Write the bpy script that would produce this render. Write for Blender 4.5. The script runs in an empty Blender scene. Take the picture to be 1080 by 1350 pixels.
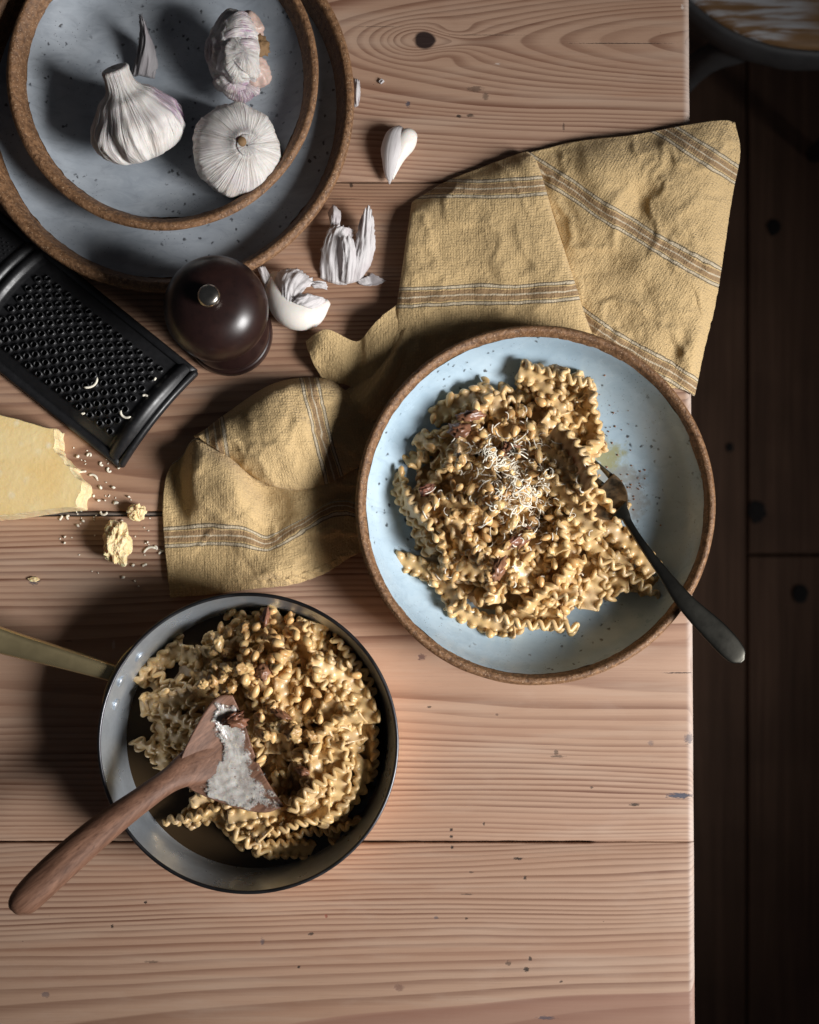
import bpy, math, random
import numpy as np
from mathutils import Vector, Matrix, Euler, noise as mnoise

random.seed(7); rng = np.random.default_rng(11)
R = math.radians
scene = bpy.context.scene
COL = scene.collection

# ---------------------------------------------------------------- camera
S = 1940.0            # photograph pixels per metre on the table top
H = 0.85              # camera height above the table top
NAD = (540.0, 860.0)  # pixel straight below the lens
CX, CY = (NAD[0]-540)/S, (675-NAD[1])/S
cam_d = bpy.data.cameras.new('camera'); cam = bpy.data.objects.new('camera', cam_d); COL.objects.link(cam)
cam.location = (CX, CY, H)
cam_d.sensor_fit = 'VERTICAL'; cam_d.sensor_height = 36; cam_d.sensor_width = 36
FH = 1350/S
cam_d.lens = 36*H/FH
cam_d.shift_y = -CY/FH
cam_d.clip_start = 0.02; cam_d.clip_end = 50
cam_d.dof.use_dof = True; cam_d.dof.focus_distance = H-0.03; cam_d.dof.aperture_fstop = 6.3
scene.camera = cam

# ---------------------------------------------------------------- light
world = bpy.data.worlds.new('World'); scene.world = world; world.use_nodes = True
bg = world.node_tree.nodes['Background']; bg.inputs[0].default_value = (0.82, 0.88, 1.0, 1); bg.inputs[1].default_value = 0.024
def area(name, az, el, dist, sx, sy, power, color, target=(0, 0, 0)):
    d = bpy.data.lights.new(name, 'AREA'); d.shape = 'RECTANGLE'; d.size = sx; d.size_y = sy; d.energy = power; d.color = color
    o = bpy.data.objects.new(name, d); COL.objects.link(o)
    t = Vector(target)
    o.location = t + Vector((math.cos(R(az))*math.cos(R(el)), math.sin(R(az))*math.cos(R(el)), math.sin(R(el))))*dist
    o.rotation_euler = (t-o.location).to_track_quat('-Z', 'Y').to_euler()
    return o
area('window_light', -23, 35, 1.70, 0.60, 0.70, 4.6, (1.0, 0.985, 0.975), (0.03, -0.05, 0)).data.spread = R(44)
scene.view_settings.view_transform = 'Standard'; scene.view_settings.look = 'None'
scene.view_settings.exposure = 0.0; scene.view_settings.gamma = 1.0
cy = scene.cycles
cy.use_denoising = True
cy.max_bounces = 8; cy.diffuse_bounces = 4; cy.glossy_bounces = 4; cy.transmission_bounces = 6
cy.caustics_reflective = True; cy.caustics_refractive = True; cy.blur_glossy = 0.6
cy.sample_clamp_indirect = 6.0

# ---------------------------------------------------------------- helpers
def P(px, py, h=0.0):
    k = (H-h)/H
    x0, y0 = (px-540)/S, (675-py)/S
    return Vector((CX+(x0-CX)*k, CY+(y0-CY)*k, h))

def tag(o, label=None, cat=None, group=None, kind=None):
    if label: o['label'] = label
    if cat: o['category'] = cat
    if group: o['group'] = group
    if kind: o['kind'] = kind
    return o
def thing(name, label, cat, loc=(0, 0, 0), group=None):
    o = bpy.data.objects.new(name, None); COL.objects.link(o); o.location = loc
    o.empty_display_size = 0.02
    return tag(o, label, cat, group)
def mesh(name, V, F, mat=None, smooth=True, uv=None):
    me = bpy.data.meshes.new(name)
    me.from_pydata([tuple(map(float, v)) for v in V], [], [tuple(map(int, f)) for f in F])
    if smooth: me.polygons.foreach_set('use_smooth', [True]*len(me.polygons))
    if mat: me.materials.append(mat)
    if uv is not None:
        l = me.uv_layers.new(name='UVMap')
        vi = np.empty(len(me.loops), dtype=np.int32); me.loops.foreach_get('vertex_index', vi)
        l.data.foreach_set('uv', np.asarray(uv, dtype=np.float32)[vi].ravel())
    me.update()
    return me
def obj(name, V, F, mat, parent=None, smooth=True, uv=None, origin=None):
    """V in world metres; stored relative to the parent's place (or to origin)."""
    off = Vector((0, 0, 0))
    if parent is not None:
        p = parent
        while p is not None: off = off+p.location; p = p.parent
    elif origin is not None: off = Vector(origin)
    V = np.asarray(V, dtype=float)-np.array(off)
    o = bpy.data.objects.new(name, mesh(name, V, F, mat, smooth, uv)); COL.objects.link(o)
    if parent is not None: o.parent = parent
    elif origin is not None: o.location = origin
    return o
def grid_faces(nu, nv, base=0, close_u=False, close_v=False, flip=False):
    F = []
    for i in range(nu if close_u else nu-1):
        for j in range(nv if close_v else nv-1):
            a = base+i*nv+j; b = base+i*nv+(j+1) % nv
            c = base+((i+1) % nu)*nv+(j+1) % nv; d = base+((i+1) % nu)*nv+j
            F.append((a, d, c, b) if flip else (a, b, c, d))
    return F
def lathe(profile, c, segs=96, jitter=None):
    """profile (r,z) from inside/bottom outward; returns V,F"""
    V = []; n = len(profile)
    for i in range(segs):
        a = 2*math.pi*i/segs; ca, sa = math.cos(a), math.sin(a)
        for j, (r, z) in enumerate(profile):
            rr = r+(jitter(j, a) if jitter else 0)
            V.append((c[0]+rr*ca, c[1]+rr*sa, c[2]+z))
    return V, grid_faces(segs, n, close_u=True, flip=True)
def cr(p0, p1, p2, p3, t):
    return 0.5*((2*p1)+(-p0+p2)*t+(2*p0-5*p1+4*p2-p3)*t*t+(-p0+3*p1-3*p2+p3)*t*t*t)
def crspline(P_, n):
    """catmull-rom through rows of an array, n samples"""
    P_ = np.asarray(P_, dtype=float); m = len(P_); out = []
    for k in range(n):
        u = (m-1)*k/(n-1); i = min(int(u), m-2); t = u-i
        g = lambda q: P_[q] if 0 <= q < m else (2*P_[0]-P_[1] if q < 0 else 2*P_[m-1]-P_[m-2])
        out.append(cr(g(i-1), g(i), g(i+1), g(i+2), t))
    return np.array(out)
def patch(ctrl, nu, nv):
    """ctrl: rows x cols x k -> nu x nv x k"""
    C_ = np.asarray(ctrl, dtype=float)
    A = crspline(C_.reshape(C_.shape[0], -1), nu).reshape(nu, C_.shape[1], C_.shape[2])
    B = crspline(A.transpose(1, 0, 2).reshape(C_.shape[1], -1), nv).reshape(nv, nu, C_.shape[2])
    return B.transpose(1, 0, 2)
def sheet(G, th, taper=True):
    """closed thin solid from a grid of points nu x nv x 3 (th: thickness array or float), goes below the sheet"""
    nu, nv = G.shape[:2]
    du = np.gradient(G, axis=0); dv = np.gradient(G, axis=1)
    N = np.cross(dv, du); N /= np.linalg.norm(N, axis=2, keepdims=True)+1e-12
    T = th if np.ndim(th) else np.full((nu, nv), th)
    lo = G-N*T[..., None]
    V = np.concatenate([G.reshape(-1, 3), lo.reshape(-1, 3)]); n = nu*nv
    F = grid_faces(nu, nv, 0, flip=True)+grid_faces(nu, nv, n)
    for i in range(nu-1):
        for j in (0, nv-1):
            a, b = i*nv+j, (i+1)*nv+j
            F.append((a, b, n+b, n+a) if j else (b, a, n+a, n+b))
    for j in range(nv-1):
        for i in (0, nu-1):
            a, b = i*nv+j, i*nv+j+1
            F.append((b, a, n+a, n+b) if i else (a, b, n+b, n+a))
    return V, F
def tube(pts, rad, segs=12, up=(0, 0, 1), sq=2.0, cap=True):
    """pts n x3, rad n x2 (half width across, half height along up)"""
    pts = np.asarray(pts, float); rad = np.asarray(rad, float)
    if rad.ndim == 1: rad = np.stack([rad, rad], 1)
    T = np.gradient(pts, axis=0); T /= np.linalg.norm(T, axis=1, keepdims=True)+1e-12
    up = np.asarray(up, float); V = []
    prev = None
    for i in range(len(pts)):
        a = np.cross(up, T[i]); 
        if np.linalg.norm(a) < 1e-4: a = prev if prev is not None else np.array([1.0, 0, 0])
        a /= np.linalg.norm(a); prev = a
        b = np.cross(T[i], a)
        for k in range(segs):
            t = 2*math.pi*k/segs; c, s = math.cos(t), math.sin(t)
            c = math.copysign(abs(c)**(2/sq), c); s = math.copysign(abs(s)**(2/sq), s)
            V.append(pts[i]+a*c*rad[i, 0]+b*s*rad[i, 1])
    n = len(pts)
    F = grid_faces(n, segs, close_v=True)
    if cap:
        F.append(tuple(range(segs))[::-1]); F.append(tuple((n-1)*segs+k for k in range(segs)))
    return V, F
def join(*vf):
    V = []; F = []
    for v, f in vf:
        b = len(V); V += [tuple(q) for q in v]; F += [tuple(i+b for i in q) for q in f]
    return V, F
def fb(x, y, z=0.0, o=3):
    return mnoise.fractal((x, y, z), 1.0, 2.0, o)
def in_poly(x, y, poly):
    c = False; n = len(poly)
    for i in range(n):
        x1, y1 = poly[i]; x2, y2 = poly[(i+1) % n]
        if (y1 > y) != (y2 > y) and x < (x2-x1)*(y-y1)/(y2-y1)+x1: c = not c
    return c

# ---------------------------------------------------------------- material toolkit
class NT:
    def __init__(s, name):
        s.m = bpy.data.materials.new(name); s.m.use_nodes = True; s.t = s.m.node_tree
        s.b = s.t.nodes['Principled BSDF']
    def n(s, k, **kw):
        q = s.t.nodes.new(k)
        for a, v in kw.items(): setattr(q, a, v)
        return q
    def put(s, sock, v):
        if isinstance(v, bpy.types.NodeSocket): s.t.links.new(v, sock)
        elif isinstance(v, (tuple, list)) and len(v) == 3 and sock.type == 'RGBA': sock.default_value = (*v, 1)
        else: sock.default_value = v
    def math(s, op, a, b=None, c=None, clamp=False):
        q = s.n('ShaderNodeMath', operation=op, use_clamp=clamp)
        for i, v in enumerate((a, b, c)):
            if v is not None: s.put(q.inputs[i], v)
        return q.outputs[0]
    def vmath(s, op, a, b=None):
        q = s.n('ShaderNodeVectorMath', operation=op); s.put(q.inputs[0], a)
        if b is not None: s.put(q.inputs[1], b)
        return q.outputs['Value'] if op in ('LENGTH', 'DISTANCE', 'DOT_PRODUCT') else q.outputs[0]
    def coord(s, k='Object'): return s.n('ShaderNodeTexCoord').outputs[k]
    def sep(s, v):
        q = s.n('ShaderNodeSeparateXYZ'); s.put(q.inputs[0], v); return q.outputs
    def comb(s, x, y, z):
        q = s.n('ShaderNodeCombineXYZ')
        for i, v in enumerate((x, y, z)): s.put(q.inputs[i], v)
        return q.outputs[0]
    def scale(s, v, xyz): return s.vmath('MULTIPLY', v, tuple(xyz))
    def noise(s, v, sc=1.0, det=3, rough=0.5, dist=0.0, col=False):
        q = s.n('ShaderNodeTexNoise'); s.put(q.inputs['Vector'], v); s.put(q.inputs['Scale'], sc)
        q.inputs['Detail'].default_value = det; q.inputs['Roughness'].default_value = rough; q.inputs['Distortion'].default_value = dist
        return q.outputs['Color' if col else 'Fac']
    def vor(s, v, sc, feature='F1', rnd=1.0, out='Distance'):
        q = s.n('ShaderNodeTexVoronoi', feature=feature); s.put(q.inputs['Vector'], v); s.put(q.inputs['Scale'], sc)
        q.inputs['Randomness'].default_value = rnd
        return q.outputs[out]
    def ramp(s, f, stops, interp='LINEAR'):
        q = s.n('ShaderNodeValToRGB'); s.put(q.inputs[0], f); r = q.color_ramp; r.interpolation = interp
        while len(r.elements) < len(stops): r.elements.new(0.5)
        for e, (p, c) in zip(r.elements, stops):
            e.position = p; e.color = (*c, 1) if len(c) == 3 else c
        return q.outputs[0]
    def step(s, f, a, b):
        q = s.n('ShaderNodeMapRange', interpolation_type='SMOOTHSTEP'); s.put(q.inputs[0], f)
        q.inputs[1].default_value = a; q.inputs[2].default_value = b
        return q.outputs[0]
    def lin(s, f, a, b, c, d):
        q = s.n('ShaderNodeMapRange'); s.put(q.inputs[0], f)
        for i, v in enumerate((a, b, c, d)): q.inputs[i+1].default_value = v
        return q.outputs[0]
    def mix(s, f, a, b, blend='MIX'):
        q = s.n('ShaderNodeMix', data_type='RGBA', blend_type=blend)
        s.put(q.inputs[0], f); s.put(q.inputs[6], a); s.put(q.inputs[7], b)
        return q.outputs[2]
    def bump(s, h, strength=0.5, dist=0.001, normal=None):
        q = s.n('ShaderNodeBump'); q.inputs['Strength'].default_value = strength; q.inputs['Distance'].default_value = dist
        s.put(q.inputs['Height'], h)
        if normal: s.put(q.inputs['Normal'], normal)
        return q.outputs[0]
    def rand(s): return s.n('ShaderNodeObjectInfo').outputs['Random']
    def uv(s): return s.n('ShaderNodeTexCoord').outputs['UV']
    def set(s, **kw):
        nm = dict(color='Base Color', rough='Roughness', metal='Metallic', normal='Normal', coat='Coat Weight', coat_rough='Coat Roughness',
                  sss='Subsurface Weight', sss_r='Subsurface Radius', sss_s='Subsurface Scale', spec='Specular IOR Level', trans='Transmission Weight',
                  ior='IOR', alpha='Alpha', sheen='Sheen Weight', sheen_rough='Sheen Roughness')
        for k, v in kw.items(): s.put(s.b.inputs[nm[k]], v)
        return s.m

# ---- pine planks
def pine(name, off, yc, d0, slope, t, seed, knots=(), marks=(), early=(0.44, 0.285, 0.20), late=(0.155, 0.070, 0.044), band=None, tint=1.0):
    k = NT(name)
    p = k.vmath('ADD', k.coord(), tuple(off))
    x, y, z = k.sep(p)
    wl = k.noise(k.scale(p, (3.0, 14, 14)), 1.0, 2, 0.5); wl = k.math('SUBTRACT', wl, 0.5)
    wf = k.noise(k.scale(p, (14.0, 130, 130)), 1.0, 2, 0.55); wf = k.math('SUBTRACT', wf, 0.5)
    yy = k.math('ADD', k.math('SUBTRACT', y, yc), k.math('ADD', k.math('MULTIPLY', wl, 0.016), k.math('MULTIPLY', wf, 0.0009)))
    dd = k.math('ADD', k.math('MULTIPLY', x, slope), d0)
    dz = k.math('SUBTRACT', z, dd)
    r = k.math('SQRT', k.math('ADD', k.math('MULTIPLY', yy, yy), k.math('MULTIPLY', dz, dz)))
    kn = None
    for (kx, ky, sx, sy, amp, core) in knots:
        u = k.math('MULTIPLY', k.math('SUBTRACT', x, kx), 1/sx); v = k.math('MULTIPLY', k.math('SUBTRACT', y, ky), 1/sy)
        q = k.math('ADD', k.math('MULTIPLY', u, u), k.math('MULTIPLY', v, v))
        g = k.math('EXPONENT', k.math('MULTIPLY', q, -1.0))
        r = k.math('ADD', r, k.math('MULTIPLY', g, amp))
        if core:
            u = k.math('SUBTRACT', x, kx); v = k.math('SUBTRACT', y, ky)
            u = k.math('ADD', u, k.math('MULTIPLY', wf, 0.004))
            dist = k.math('SQRT', k.math('ADD', k.math('MULTIPLY', u, u), k.math('MULTIPLY', k.math('MULTIPLY', v, v), 1.4)))
            c1 = k.math('SUBTRACT', 1.0, k.step(dist, core*0.75, core*1.05))
            kn = c1 if kn is None else k.math('MAXIMUM', kn, c1)
    rv = k.noise(k.comb(k.math('MULTIPLY', r, 55.0), seed, 0.0), 1.0, 1, 0.5)
    ring = k.math('ADD', k.math('MULTIPLY', r, 1/t), k.math('MULTIPLY', rv, 3.4))
    fr = k.math('FRACT', ring)
    prof = k.math('MULTIPLY', k.step(fr, 0.25, 0.90), k.math('SUBTRACT', 1.0, k.step(fr, 0.9, 1.0)))
    strength = k.lin(k.noise(k.comb(k.math('FLOOR', ring), seed+3, 0.0), 3.7, 0), 0.25, 0.75, 0.40, 1.0)
    prof = k.math('MULTIPLY', prof, strength)
    fib = k.noise(k.scale(p, (8, 620, 620)), 1.0, 4, 0.7)
    fib2 = k.noise(k.scale(p, (60, 2600, 2600)), 1.0, 2, 0.6)
    blot = k.noise(k.scale(p, (5, 16, 16)), 1.0, 4, 0.6)
    f = k.math('ADD', k.math('MULTIPLY', prof, 1.0), k.math('MULTIPLY', k.math('SUBTRACT', fib, 0.5), 0.85), clamp=True)
    c = k.mix(f, early, late)
    c = k.mix(k.lin(blot, 0.35, 0.72, 0.0, 0.42), c, (0.36, 0.215, 0.135))
    worn = k.noise(k.scale(p, (16, 40, 40)), 1.0, 5, 0.65)
    c = k.mix(k.lin(worn, 0.55, 0.8, 0.0, 0.25), c, (0.52, 0.40, 0.32))
    red = k.noise(k.scale(p, (2.5, 45, 45)), 1.0, 3, 0.6)
    c = k.mix(k.lin(red, 0.45, 0.7, 0.0, 0.55), c, k.mix(0.6, c, (0.30, 0.145, 0.085)))
    pale = k.noise(k.scale(k.vmath('ADD', p, (4, 2, 0)), (6, 70, 70)), 1.0, 3, 0.6)
    c = k.mix(k.lin(pale, 0.5, 0.72, 0.0, 0.45), c, (0.50, 0.37, 0.28))
    c = k.mix(k.lin(fib2, 0.62, 0.80, 0.0, 0.35), c, (0.10, 0.05, 0.03))
    edge = k.math('ADD', x, k.math('SUBTRACT', k.math('MULTIPLY', y, 0.005926), 0.19278))
    c = k.mix(k.math('MULTIPLY', k.step(edge, -0.0065, -0.0015), k.lin(worn, 0.3, 0.6, 0.35, 0.75)), c, (0.50, 0.42, 0.37))
    spk = k.vor(k.scale(p, (110, 260, 90)), 1.0); sp2 = k.noise(p, 23.0, 2)
    c = k.mix(k.math('MULTIPLY', k.math('SUBTRACT', 1.0, k.step(spk, 0.03, 0.07)), k.step(sp2, 0.60, 0.70)), c, (0.05, 0.03, 0.022))
    if band: c = k.mix(k.math('MULTIPLY', k.math('SUBTRACT', 1.0, k.step(r, band-0.00015, band+0.00005)), 0.62), c, (0.27, 0.135, 0.095))
    mh = None
    warp = k.noise(k.scale(p, (0.6, 1.5, 1)), 700.0, 4, 0.7, col=True)
    for (mx, my, rx, ry, mc, ms) in marks:
        v = k.vmath('SUBTRACT', p, (mx, my, 0.0))
        v = k.scale(v, (1.25/rx, 1.25/ry, 0.0))
        v = k.vmath('ADD', v, k.scale(k.vmath('SUBTRACT', warp, (0.5, 0.5, 0.5)), (2.4, 2.4, 0)))
        ln = k.math('SUBTRACT', 1.0, k.step(k.vmath('LENGTH', v), 0.55, 1.15))
        ln = k.math('MULTIPLY', ln, ms)
        c = k.mix(ln, c, mc)
        mh = ln if mh is None else k.math('MAXIMUM', mh, ln)
    if kn is not None: c = k.mix(kn, c, (0.030, 0.017, 0.014))
    h = k.math('ADD', k.math('MULTIPLY', prof, 0.6), k.math('MULTIPLY', fib, 0.5))
    if mh is not None: h = k.math('SUBTRACT', h, mh)
    k.set(color=c, rough=k.lin(fib, 0.3, 0.7, 0.50, 0.66), spec=0.32, normal=k.bump(h, 0.5, 0.00035))
    return k.m

# ---- plain procedural stuff
def stone_glaze(name, base, dark, lite, off=None, oil=None, rough=0.26):
    k = NT(name); p = k.coord()
    a = k.noise(p, 26, 4, 0.6); b = k.noise(p, 9, 2, 0.5)
    c = k.mix(k.lin(a, 0.35, 0.7, 0, 1), base, lite); c = k.mix(k.lin(b, 0.42, 0.75, 0, 0.8), c, dark)
    v = k.vor(k.vmath('ADD', p, k.scale(k.noise(p, 300, 2, col=True), (0.004, 0.004, 0.004))), 150.0); m = k.noise(p, 28, 3)
    s1 = k.math('MULTIPLY', k.math('SUBTRACT', 1.0, k.step(v, 0.09, 0.22)), k.step(m, 0.48, 0.56))
    v2 = k.vor(k.vmath('ADD', p, (3.1, 1.7, 0.4)), 420.0); m2 = k.noise(p, 45, 1)
    s2 = k.math('MULTIPLY', k.math('SUBTRACT', 1.0, k.step(v2, 0.06, 0.2)), k.step(m2, 0.50, 0.60))
    c = k.mix(k.math('MULTIPLY', s1, 0.88), c, (0.022, 0.022, 0.026)); c = k.mix(k.math('MULTIPLY', s2, 0.75), c, (0.05, 0.045, 0.045))
    sm = k.noise(k.scale(p, (1, 2.2, 1)), 55, 5, 0.7, 0.8); c = k.mix(k.lin(sm, 0.50, 0.72, 0, 0.5), c, dark); c = k.mix(k.lin(sm, 0.45, 0.28, 0, 0.4), c, lite)
    if oil:
        for (ox, oy, rx, ry, col, st) in oil:
            w = k.noise(p, 160, 4, 0.65, col=True)
            q = k.vmath('ADD', k.scale(k.vmath('SUBTRACT', p, (ox, oy, 0)), (1/rx, 1/ry, 0)), k.scale(k.vmath('SUBTRACT', w, (0.5,)*3), (2.6, 2.6, 0)))
            f = k.math('MULTIPLY', k.math('SUBTRACT', 1.0, k.step(k.vmath('LENGTH', q), 0.35, 1.25)), st)
            c = k.mix(f, c, col)
    k.set(color=c, rough=k.lin(a, 0.3, 0.7, rough-0.05, rough+0.1), spec=0.45, normal=k.bump(k.math('ADD', k.noise(p, 70, 3), k.math('MULTIPLY', s1, -0.6)), 0.25, 0.0006))
    return k.m
def raw_clay(name):
    k = NT(name); p = k.coord()
    a = k.noise(p, 320, 4, 0.7); b = k.noise(p, 30, 3)
    c = k.mix(k.lin(a, 0.35, 0.68, 0, 1), (0.095, 0.046, 0.022), (0.34, 0.185, 0.092)); c = k.mix(k.lin(b, 0.4, 0.7, 0, 0.5), c, (0.20, 0.10, 0.045))
    v = k.vor(p, 620); c = k.mix(k.math('SUBTRACT', 1.0, k.step(v, 0.08, 0.22)), c, (0.55, 0.40, 0.26))
    k.set(color=c, rough=0.5, spec=0.4, normal=k.bump(a, 0.9, 0.0012))
    return k.m
def garlic_mat(name, purple=0.3, warm=0.0, spot=None):
    k = NT(name); uv = k.uv(); p = k.coord()
    st = k.noise(k.scale(uv, (46, 1.6, 1)), 1.0, 4, 0.65, 0.4)
    st2 = k.noise(k.scale(uv, (120, 4, 1)), 1.0, 3, 0.6)
    bl = k.noise(p, 45, 4, 0.6); bl2 = k.noise(k.vmath('ADD', p, (2, 3, 4)), 38, 3, 0.6)
    c = k.mix(k.lin(st, 0.3, 0.7, 0, 1), (0.60, 0.56, 0.51), (0.85, 0.83, 0.80))
    c = k.mix(k.math('MULTIPLY', k.lin(bl, 0.40, 0.62, 0, 1), k.lin(st2, 0.35, 0.62, 0.1, purple*2)), c, (0.30, 0.155, 0.265))
    c = k.mix(k.lin(bl2, 0.52, 0.75, 0, 0.35+warm), c, (0.50, 0.36, 0.24))
    if spot:
        q = k.vmath('LENGTH', k.scale(k.vmath('SUBTRACT', p, spot[:3]), (1/spot[3],)*3)); q = k.math('ADD', q, k.math('MULTIPLY', k.math('SUBTRACT', bl, 0.5), 1.2))
        sf = k.math('MULTIPLY', k.math('SUBTRACT', 1.0, k.step(q, 0.6, 1.05)), k.lin(st2, 0.38, 0.62, 0.25, 0.95))
        c = k.mix(sf, c, (0.27, 0.15, 0.26))
    c = k.mix(k.lin(k.noise(k.scale(uv, (30, 1.0, 1)), 1.0, 3, 0.6), 0.52, 0.72, 0.0, 0.5), c, (0.40, 0.345, 0.29))
    h = k.math('ADD', k.math('MULTIPLY', st, 1.0), k.math('MULTIPLY', st2, 0.5))
    k.set(color=c, rough=0.55, spec=0.35, sss=0.12, sss_s=0.004, normal=k.bump(h, 1.0, 0.0022))
    return k.m
def skin_mat(name, col=(0.93, 0.90, 0.90)):
    k = NT(name); uv = k.uv(); p = k.coord()
    st = k.noise(k.scale(uv, (26, 1.5, 1)), 1.0, 4, 0.65, 0.3); bl = k.noise(p, 70, 3)
    c = k.mix(k.lin(st, 0.3, 0.7, 0, 1), tuple(v*0.80 for v in col), col); c = k.mix(k.lin(bl, 0.5, 0.75, 0, 0.4), c, (0.52, 0.42, 0.45))
    m = k.set(color=c, rough=0.5, spec=0.4, normal=k.bump(st, 0.7, 0.0008))
    tr = k.n('ShaderNodeBsdfTranslucent'); k.put(tr.inputs[0], c)
    mx = k.n('ShaderNodeMixShader'); mx.inputs[0].default_value = 0.38
    k.t.links.new(k.b.outputs[0], mx.inputs[1]); k.t.links.new(tr.outputs[0], mx.inputs[2])
    k.t.links.new(mx.outputs[0], k.t.nodes['Material Output'].inputs[0])
    return m
def flesh_mat(name, col=(0.78, 0.70, 0.56)):
    k = NT(name); p = k.coord(); a = k.noise(p, 60, 3)
    k.set(color=k.mix(a, col, tuple(min(1, v*1.08) for v in col)), rough=0.4, spec=0.45, sss=0.2, sss_s=0.004, normal=k.bump(k.noise(p, 260, 3), 0.25, 0.0006)); return k.m
def simple(name, col, rough=0.5, metal=0.0, ns=120, var=0.2, bump=0.2, bd=0.0004, spec=0.5, coat=0.0):
    k = NT(name); p = k.coord(); a = k.noise(p, ns, 4, 0.6)
    c = k.mix(a, tuple(v*(1-var) for v in col), tuple(min(1, v*(1+var)) for v in col))
    k.set(color=c, rough=k.lin(a, 0.3, 0.7, max(0.02, rough-0.06), min(1, rough+0.06)), metal=metal, spec=spec, coat=coat, normal=k.bump(a, bump, bd)); return k.m
def dark_wood(name, col, light, axis='y', rough=0.25, coat=0.4, sc=(160, 10, 160)):
    k = NT(name); p = k.coord(); a = k.noise(k.scale(p, sc), 1.0, 4, 0.6, 0.5); b = k.noise(k.scale(p, tuple(v*4 for v in sc)), 1.0, 2)
    c = k.mix(k.lin(a, 0.3, 0.7, 0, 1), col, light); c = k.mix(k.lin(b, 0.55, 0.75, 0, 0.5), c, tuple(v*0.5 for v in col))
    k.set(color=c, rough=rough, spec=0.5, coat=coat, coat_rough=0.12, normal=k.bump(a, 0.2, 0.0004)); return k.m
def pasta_mat(name):
    k = NT(name); p = k.coord(); rnd = k.rand()
    pp = k.vmath('ADD', p, k.comb(k.math('MULTIPLY', rnd, 7.0), k.math('MULTIPLY', rnd, 3.0), 0.0))
    a = k.noise(pp, 130, 4, 0.6); b = k.noise(pp, 420, 3, 0.6); g = k.noise(pp, 60, 2)
    c = k.mix(rnd, (0.72, 0.50, 0.235), (0.57, 0.37, 0.155))
    c = k.mix(k.lin(a, 0.48, 0.72, 0, 0.55), c, (0.52, 0.36, 0.20))
    c = k.mix(k.lin(g, 0.5, 0.72, 0, 0.7), c, (0.58, 0.42, 0.25))
    v = k.vor(pp, 460); c = k.mix(k.math('MULTIPLY', k.math('SUBTRACT', 1.0, k.step(v, 0.05, 0.16)), k.step(g, 0.45, 0.55)), c, (0.10, 0.055, 0.025))
    k.set(color=c, rough=k.lin(a, 0.3, 0.7, 0.28, 0.5), spec=0.45, sss=0.12, sss_s=0.003, sss_r=(1.0, 0.55, 0.2), coat=0.22, coat_rough=0.14, normal=k.bump(k.math('ADD', a, k.math('MULTIPLY', b, 0.5)), 0.35, 0.0009))
    return k.m
def nut_mat(name, a_, b_, sc=150):
    k = NT(name); p = k.coord(); r = k.rand(); a = k.noise(p, sc, 4, 0.6)
    c = k.mix(r, a_, b_); pr_ = k.vmath('ADD', p, k.comb(k.math('MULTIPLY', r, 5.0), r, 0.0)); c = k.mix(k.lin(a, 0.45, 0.75, 0, 0.6), c, tuple(v*0.62 for v in b_)); c = k.mix(k.lin(k.noise(pr_, 170, 2), 0.56, 0.76, 0, 0.6), c, tuple(v*0.42 for v in b_))
    k.set(color=c, rough=0.33, spec=0.5, sss=0.1, sss_s=0.002, normal=k.bump(a, 0.3, 0.0005)); return k.m
def steel(name, col, rough, var=0.15, ns=60, aniso=None, metal=1.0):
    k = NT(name); p = k.coord(); a = k.noise(p, ns, 5, 0.6); b = k.noise(p, 12, 3)
    sc = k.noise(k.scale(p, aniso or (300, 300, 900)), 1.0, 2)
    c = k.mix(k.lin(a, 0.35, 0.7, 0, 1), col, tuple(v*0.7 for v in col)); c = k.mix(k.lin(b, 0.4, 0.7, 0, 0.5), c, tuple(v*0.55 for v in col))
    k.set(color=c, metal=metal, rough=k.lin(a, 0.3, 0.7, rough-var*0.5, rough+var), normal=k.bump(sc, 0.12, 0.0003)); return k.m

M = {}
M['glaze_bowl'] = None
M['glaze_plate'] = stone_glaze('blue_grey_glaze', (0.33, 0.37, 0.415), (0.18, 0.20, 0.23), (0.47, 0.51, 0.55), rough=0.36)
M['clay'] = raw_clay('speckled_brown_clay')
M['garlic'] = garlic_mat('garlic_skin', 0.12); M['garlic_purple'] = garlic_mat('garlic_skin_purple', 0.5, 0.6)
M['skin'] = skin_mat('papery_skin'); M['clove'] = flesh_mat('clove_white', (0.80, 0.76, 0.70)); M['clove_pink'] = flesh_mat('clove_pink', (0.50, 0.37, 0.32))
M['root'] = simple('garlic_root', (0.22, 0.13, 0.06), 0.8, ns=300, bump=0.8)
M['mill'] = dark_wood('polished_dark_wood', (0.014, 0.0065, 0.006), (0.024, 0.010, 0.008), rough=0.34, coat=0.08, sc=(60, 60, 9))
M['knob'] = steel('knob_steel', (0.62, 0.57, 0.50), 0.22)
M['blackmetal'] = simple('black_coated_metal', (0.011, 0.011, 0.012), 0.42, 0.0, 300, 0.3, 0.15, spec=0.6)
M['cheese'] = None
M['pasta'] = pasta_mat('sauced_pasta')
M['nut'] = nut_mat('toasted_pine_nut', (0.86, 0.60, 0.28), (0.70, 0.41, 0.16))
M['nutcrumb'] = nut_mat('walnut_crumb', (0.72, 0.50, 0.23), (0.46, 0.26, 0.10), 300)
M['redbit'] = nut_mat('dark_red_bit', (0.21, 0.085, 0.055), (0.27, 0.13, 0.07), 240)
M['shred'] = simple('grated_hard_cheese', (0.84, 0.79, 0.66), 0.5, 0, 200, 0.06, 0.2)
M['copper'] = steel('copper_outside', (0.95, 0.62, 0.38), 0.20, 0.08)
M['tin'] = steel('tin_lining', (0.66, 0.72, 0.78), 0.30, 0.12, metal=0.72)
M['rim_dark'] = steel('pan_rim', (0.12, 0.12, 0.13), 0.35)
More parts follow.
